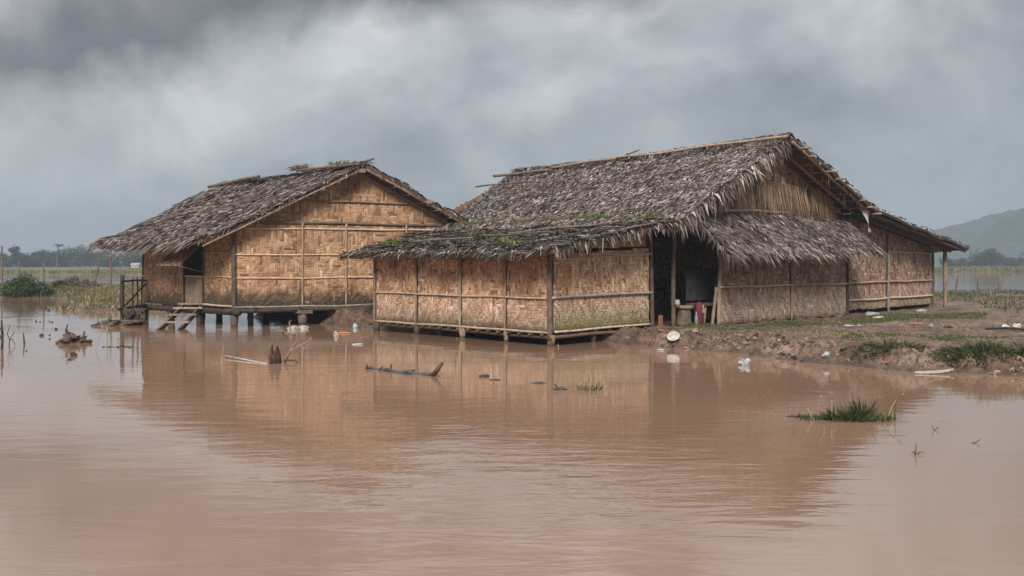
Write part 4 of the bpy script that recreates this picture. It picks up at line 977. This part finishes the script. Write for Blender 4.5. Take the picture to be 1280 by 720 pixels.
A, B_ = on(1232, 412), on(1285, 414); mb = MB(); stick(mb, [A + ZZ * .02, A.lerp(B_, .5) + ZZ * .05, B_ + ZZ * .03], .025, .035); tag(mb.build('fallen_branch', 'black_wood'), 'dark branch lying on the mud beyond the broad grass tuft', 'branch')
# clods on the bank
mb = MB()
for k in range(700):
    if k < 450:
        i = rnd.choice(range(1, 7)); a_, b_ = BANK[i], BANK[i + 1]; t = rnd.random()
        x, y = a_[0] + (b_[0] - a_[0]) * t, a_[1] + (b_[1] - a_[1]) * t; x += U(-.1, .8) * .6; y += U(-.1, .9)
    else:
        x, y = U(5, 18), U(16, 34)
        if y < 17 + (x - 5) * -.2 or (x - y) < -16: continue
    z = gz(x, y)
    if z < -.02: continue
    r = U(.015, .06) * (.8 if k < 450 else .6); q = lump(V((x, y, z + r * .2)), r * 1.3, r, r * .8, U(0, 3), k, .5, 7, 5); n0 = len(mb.v); mb.v += q.v; mb.f += [tuple(n0 + i for i in f) for f in q.f]
M['clod'] = island_mat('clod', [(0, (.05, .03, .022)), (.5, (.13, .085, .062)), (1, (.3, .22, .17))], .8)
tag(mb.build('mud_clods', 'clod'), 'loose clods of mud on the bank', 'mud', None, 'stuff')
# straw litter and small debris on the mud
mb = MB()
for k in range(1800):
    x, y = U(3, 20), U(14, 36); z = gz(x, y)
    if z < .03 or x - y < -17.5: continue
    a_ = U(0, 6.28); d = V((math.cos(a_), math.sin(a_), U(-.05, .2))); mb.blade(V((x, y, z + .012)), d, V((-d.y, d.x, 0)), U(.05, .2), U(.008, .02), .1)
tag(mb.build('dry_straw', 'straw_yellow'), 'dry stalks strewn over the mud', 'straw', None, 'stuff')

mb = MB()
for k in range(420):
    d = U(8, 24) if k % 3 else U(5, 9); x = d * U(-.55, .5)
    if k % 3 == 0: i = rnd.choice(range(1, 7)); t = rnd.random(); x = BANK[i][0] + (BANK[i + 1][0] - BANK[i][0]) * t - U(0, .5); d = BANK[i][1] + (BANK[i + 1][1] - BANK[i][1]) * t - U(0, .7)
    if noise.noise(V((x * .25, d * .6, 3))) < .05 and k % 3: continue
    a_ = U(0, 6.28); dd = V((math.cos(a_), math.sin(a_), 0)); mb.blade(V((x, d, .006)), dd, V((-dd.y, dd.x, 0)), U(.03, .12), U(.006, .014), 0.)
for c in [Q(-.05, t, 0) for t in (0, 1.36, 2.8, 4.46, 6.1)] + [L2(s, t, 0) for s, t in ((0, 0), (1.85, 0), (0, 1.75), (0, 5.05))]:
    for k in range(14):
        dd = V((U(-1, 1), U(-.5, .5), U(0, .2))).normalized(); mb.blade(c + V((U(-.2, .2), U(-.25, -.05), .008)), dd, V((-dd.y, dd.x, 0)).normalized(), U(.05, .2), U(.006, .016), .1)
tag(mb.build('floating_straw', 'straw_yellow'), 'bits of straw drifting on the brown water', 'straw', None, 'stuff')

# ------------------------------------------------------------------ far banks, trees, hills
def strip(name, x0, x1, y0, y1, h_, nseg=60):
    mb = MB()
    for i in range(nseg + 1):
        x = x0 + (x1 - x0) * i / nseg; n_ = noise.noise(V((x * .05, y0, 0)))
        for y, z in ((y0 + n_ * 4 - 3, -.5), (y0 + n_ * 4 + 2, h_ * .8), (y0 + 12, h_), (y1, h_ * .8), (y1 + 4, -.5)): mb.v.append(V((x, y, z)))
    for i in range(nseg):
        for k in range(4): q = 5 * i + k; mb.f.append((q, q + 1, q + 6, q + 5))
    return tag(mb.build(name, m_far, None, True), None, None, None, 'structure')
m_far = plain_mat('far_soil', (.07, .06, .03), (.15, .12, .065), .9, .15)
strip('far_bank', -230, -30, 140, 172, .35); strip('far_bank', 55, 240, 178, 215, .35)
strip('far_shore', -480, 680, 252, 735, .5, 90)
def reeds(label, x0, x1, y0, y1, n, h_, z, mat='reed'):
    mb = MB()
    for k in range(n):
        x = U(x0, x1); y = y0 + (y1 - y0) * rnd.random() ** 1.6; hh = h_ * U(.5, 1.1) * (.75 + .5 * noise.noise(V((x * .08, y * .05, 1))))
        d = V((U(-.25, .25), 0, 1)).normalized(); mb.blade(V((x, y, z - .1)), d, V((1, U(-.5, .5), 0)).normalized(), hh, U(.12, .3), .15)
    return tag(mb.build('reeds', mat), label, 'reeds', None, 'stuff')
reeds('dark reeds along the far bank beyond the islet', -185, -45, 138, 165, 9000, .8, .3)
reeds('tall tan reeds along the far bank beyond the larger house', 70, 190, 177, 205, 9000, 1.5, .3)
def tree(name, label, px, d, h_, w_, seed, grp, lobes=7, base=.45):
    x = (px - 640) / F * d; R = random.Random(seed); p = V((x, d, base)); t = thing(name, label, 'tree', p, grp)
    mb = MB(); stick(mb, [p, p + V((R.uniform(-.3, .3), 0, h_ * .35)), p + V((R.uniform(-.5, .5), 0, h_ * .75))], .28, .09, 7)
    lim = []
    for k in range(5):
        a_ = R.uniform(0, 6.28); e = p + V((math.cos(a_) * w_ * .33, math.sin(a_) * w_ * .33, h_ * R.uniform(.5, .85))); lim.append(e); stick(mb, [p + ZZ * h_ * .3, p.lerp(e, .6) + ZZ * h_ * .05, e], .13, .04, 5)
    mb.build('trunk', 'bark', t)
    mb = MB()
    for k in range(lobes):
        c = p + V((R.uniform(-.36, .36) * w_, R.uniform(-.3, .3) * w_, h_ * R.uniform(.2, .8))); r = w_ * R.uniform(.17, .3)
        leafy(mb, c, r, r, min(r * .8, h_ * .3), 240, .30, seed * 13 + k, .3)
    leafy(mb, p + ZZ * h_ * .45, w_ * .42, w_ * .4, h_ * .4, 400, .34, seed + 77, .2); leafy(mb, p + ZZ * h_ * .15, w_ * .55, w_ * .4, h_ * .17, 300, .34, seed + 78, .1)
    mb.build('crown', 'tree', t); return t
def palm(label, px, d, h_, grp, base=.45):
    x = (px - 640) / F * d; p = V((x, d, base)); t = thing('palm_tree', label, 'tree', p, grp)
    mb = MB(); top = p + V((.6, 0, h_)); stick(mb, [p, p + V((.1, 0, h_ * .5)), top], .22, .13, 7); mb.build('trunk', 'bark', t)
    mb = MB()
    for k in range(15):
        a_ = k * 2.4; el = U(-.1, .9); d0 = V((math.cos(a_) * math.cos(el), math.sin(a_) * math.cos(el), math.sin(el)))
        for q in range(9):
            f = q / 9; c = top + d0 * (1.8 * f) - ZZ * (1.0 * f * f); sd = d0.cross(ZZ).normalized()
            for sg in (-1, 1): mb.blade(c, (sd * sg + d0 * .5 - ZZ * .4).normalized(), d0, .55 * (1 - f * .5), .10, .3)
    mb.build('crown', 'tree', t)
TG = 'trees on the far shore beyond the islet'
# px, height m, width m
trees = [(-8, 8.5, 12, 'broad tree on the far shore cut off by the picture edge'), (19, 11.8, 5.5, 'narrow tree taller than its neighbours on the far shore, nearest the short post'), (9, 7.5, 8, 'low tree on the far shore between the tall pole and the narrow tree'), (29, 8, 6, 'small tree on the far shore just past the narrow tall tree'),
         (38, 7.6, 8, 'bushy tree on the far shore above the bush'), (49, 7.8, 8, 'bushy tree on the far shore above the thin post'), (60, 10, 9, 'rounded tree on the far shore just before the palm'), (70, 7.5, 9, 'low tree at the foot of the palm on the far shore'), (81, 9.2, 9, 'rounded tree on the far shore just past the palm'),
         (98, 11.6, 15, 'widest rounded tree on the far shore, above the dark heaps'), (113, 9.6, 12, 'tree on the far shore sloping down from the widest one'), (127, 8.8, 11, 'tree on the far shore seen beside the pale pole'), (142, 6.6, 11, 'low faint tree on the far shore under the eave'), (163, 9.4, 9, 'loose crowned tree on the far shore next to the smaller house'), (175, 9.6, 8, 'tree on the far shore half hidden by the smaller house wall')]
for k, (px, h_, w_, lb) in enumerate(trees): tree('broadleaf_tree', lb, px, 268 + (k * 37) % 34, h_ * .67, w_ * .67, 200 + k, TG)
palm('feathery palm rising above the trees on the far shore', 71, 266, 6.4, TG)
TR_ = 'trees on the far shore beyond the larger house'
for k, (px, d, h_, w_, lb) in enumerate([(1192, 430, 4.2, 10, 'low hazy tree just past the end of the larger roof'), (1207, 440, 4.5, 10, 'low hazy tree leading up to the great rounded tree'), (1226, 400, 9.2, 13, 'great rounded tree on the far shore past the larger house'), (1241, 405, 6.4, 10, 'tree on the sloping side of the great rounded one'), (1258, 430, 4.6, 10, 'low hazy tree between the great rounded tree and the palm'), (1270, 435, 4.6, 8, 'low hazy tree at the foot of the edge palm')]):
    tree('broadleaf_tree', lb, px, d * .66, h_ * .67, w_ * .67, 300 + k, TR_)
palm('palm at the picture edge on the far shore past the larger house', 1280, 255, 4.0, TR_)
# far white building among the trees
p = V(((170 - 640) / F * 262, 262, .5)); fh = thing('farm_building', 'tiny white farm building on the far shore', 'building', p)
mb = MB(); mb.box(p + ZZ * .4, V((1.1, 0, 0)), V((0, .9, 0)), ZZ * .4); mb.build('wall', 'white', fh)
mb = MB(); mb.v += [p + V(q) for q in ((-1.3, -1.1, .78), (1.3, -1.1, .78), (1.3, 1.1, .78), (-1.3, 1.1, .78), (-1.3, 0, 1.3), (1.3, 0, 1.3))]; mb.f += [(0, 1, 5, 4), (2, 3, 4, 5), (0, 4, 3), (1, 2, 5), (3, 2, 1, 0)]; mb.build('roof', 'grey', fh)
# hills
def hill(name, prof, d, depth):
    mb = MB(); n = len(prof)
    sc_ = d / 1050; xs_ = np.linspace(prof[0][0], prof[-1][0], 260)
    for px in xs_:
        hz = np.interp(px, [q[0] for q in prof], [q[1] for q in prof]); x = (px - 640) / F * d; zt = max((HZ - hz) * d / F + 2.5 * noise.noise(V((x * .05, d, 0))) + 1.4 * noise.noise(V((x * .2, d, 4))) + 1.2 * noise.noise(V((x * .9, d, 7))), .2)
        for j in range(9):
            t = j / 8; mb.v.append(V((x, d + depth * (t - .5), zt * math.sin(math.pi * t) ** .8 + (2 * noise.noise(V((x * .05, t * 5, 1))) if 0 < j < 8 else -1))))
    for i in range(259):
        for j in range(8): q = 9 * i + j; mb.f.append((q, q + 1, q + 10, q + 9))
    return tag(mb.build(name, m_hill, None, True), None, None, None, 'structure')
m_hill = plain_mat('far_forest', (.012, .02, .013), (.04, .052, .03), .9, .12)
hill('mountain', [(1030, 331), (1090, 306), (1150, 288), (1230, 268), (1300, 252), (1400, 247), (1600, 290), (1760, 331)], 690, 100)
hill('hills', [(1150, 330), (1200, 322), (1228, 306), (1250, 284), (1280, 258), (1330, 236), (1400, 236), (1500, 260), (1700, 320)], 620, 150)

# ------------------------------------------------------------------ air, sky and light
mb = MB(); mb.box(V((0, 2350, 27)), V((4200, 0, 0)), V((0, 2800, 0)), V((0, 0, 29)))
m, nt, b = new_mat('haze_air'); nt.nodes.remove(b)
pv = N(nt, 'ShaderNodeVolumePrincipled'); pv.inputs['Color'].default_value = (.50, .59, .69, 1); pv.inputs['Density'].default_value = .0011
nt.links.new(pv.outputs[0], nt.nodes['Material Output'].inputs['Volume'])
tag(mb.build('haze', m), 'thin rainy haze', None, None, 'stuff')

sv = V((-.10, -.80, .62)).normalized(); el = math.asin(sv.z); az = math.atan2(sv.x, sv.y)
w_ = bpy.data.worlds.new('World'); scn.world = w_; w_.use_nodes = True; nt = w_.node_tree
bg = nt.nodes['Background']; out = nt.nodes['World Output']
sky = N(nt, 'ShaderNodeTexSky', sky_type='NISHITA', sun_disc=False, sun_elevation=el, sun_rotation=az)
nt.links.new(sky.outputs[0], bg.inputs[0]); bg.inputs[1].default_value = .08
tc = N(nt, 'ShaderNodeTexCoord'); vec = tc.outputs['Generated']
sep = N(nt, 'ShaderNodeSeparateXYZ'); nt.links.new(vec, sep.inputs[0])
nA = noi(nt, vec, 3.0, 7, .55, (1.1, 1.1, 1.3), .3); nB = noi(nt, vec, 5.2, 8, .56, (1, 1, 1.15), .35); nC = noi(nt, vec, 1.3, 3, .5, (1, 1, 2.2), .2)
hgt = mth(nt, 'ADD', sep.outputs[2], mth(nt, 'ADD', mth(nt, 'MULTIPLY', mth(nt, 'SUBTRACT', nA, .5), .30), mth(nt, 'MULTIPLY', sep.outputs[0], -.2)))
cl = ramp(nt, hgt, [(.0, (.34, .362, .388)), (.05, (.248, .268, .29)), (.14, (.264, .282, .302)), (.19, (.41, .43, .452)), (.25, (.42, .432, .446)), (.30, (.135, .138, .145)), (.325, (.18, .183, .19)), (.38, (.50, .50, .51)), (.5, (.62, .62, .63)), (1, (1.1, 1.1, 1.1))])
k = ramp(nt, nB, [(.3, (.62, .64, .665)), (.5, (1, 1, 1)), (.66, (1.36, 1.34, 1.31))])
cl = mixc(nt, 1., cl, k, 'MULTIPLY')
dk = mapr(nt, sep.outputs[0], .18, .5, 0, .5)               # the storm side of the sky is darker near the hills
cl = mixc(nt, mth(nt, 'MULTIPLY', dk, mapr(nt, sep.outputs[2], .02, .16, 1, 0)), cl, (.17, .205, .235))
bg2 = N(nt, 'ShaderNodeBackground'); nt.links.new(cl, bg2.inputs[0]); bg2.inputs[1].default_value = 1.0
mx = N(nt, 'ShaderNodeMixShader'); mx.inputs[0].default_value = .95
nt.links.new(bg.outputs[0], mx.inputs[1]); nt.links.new(bg2.outputs[0], mx.inputs[2]); nt.links.new(mx.outputs[0], out.inputs['Surface'])
ld = bpy.data.lights.new('sun', 'SUN'); ld.energy = 3.4; ld.angle = math.radians(18); ld.color = (1, .95, .88)
lo = bpy.data.objects.new('sun', ld); COL.objects.link(lo); lo.rotation_euler = sv.to_track_quat('Z', 'Y').to_euler(); lo.location = sv * 60

vs = scn.view_settings; vs.view_transform = 'Standard'; vs.look = 'None'; vs.gamma = 1; vs.exposure = .42; vs.use_curve_mapping = False
cy = scn.cycles; cy.use_denoising = True; cy.max_bounces = 6; cy.volume_bounces = 0; cy.caustics_reflective = False; cy.caustics_refractive = False
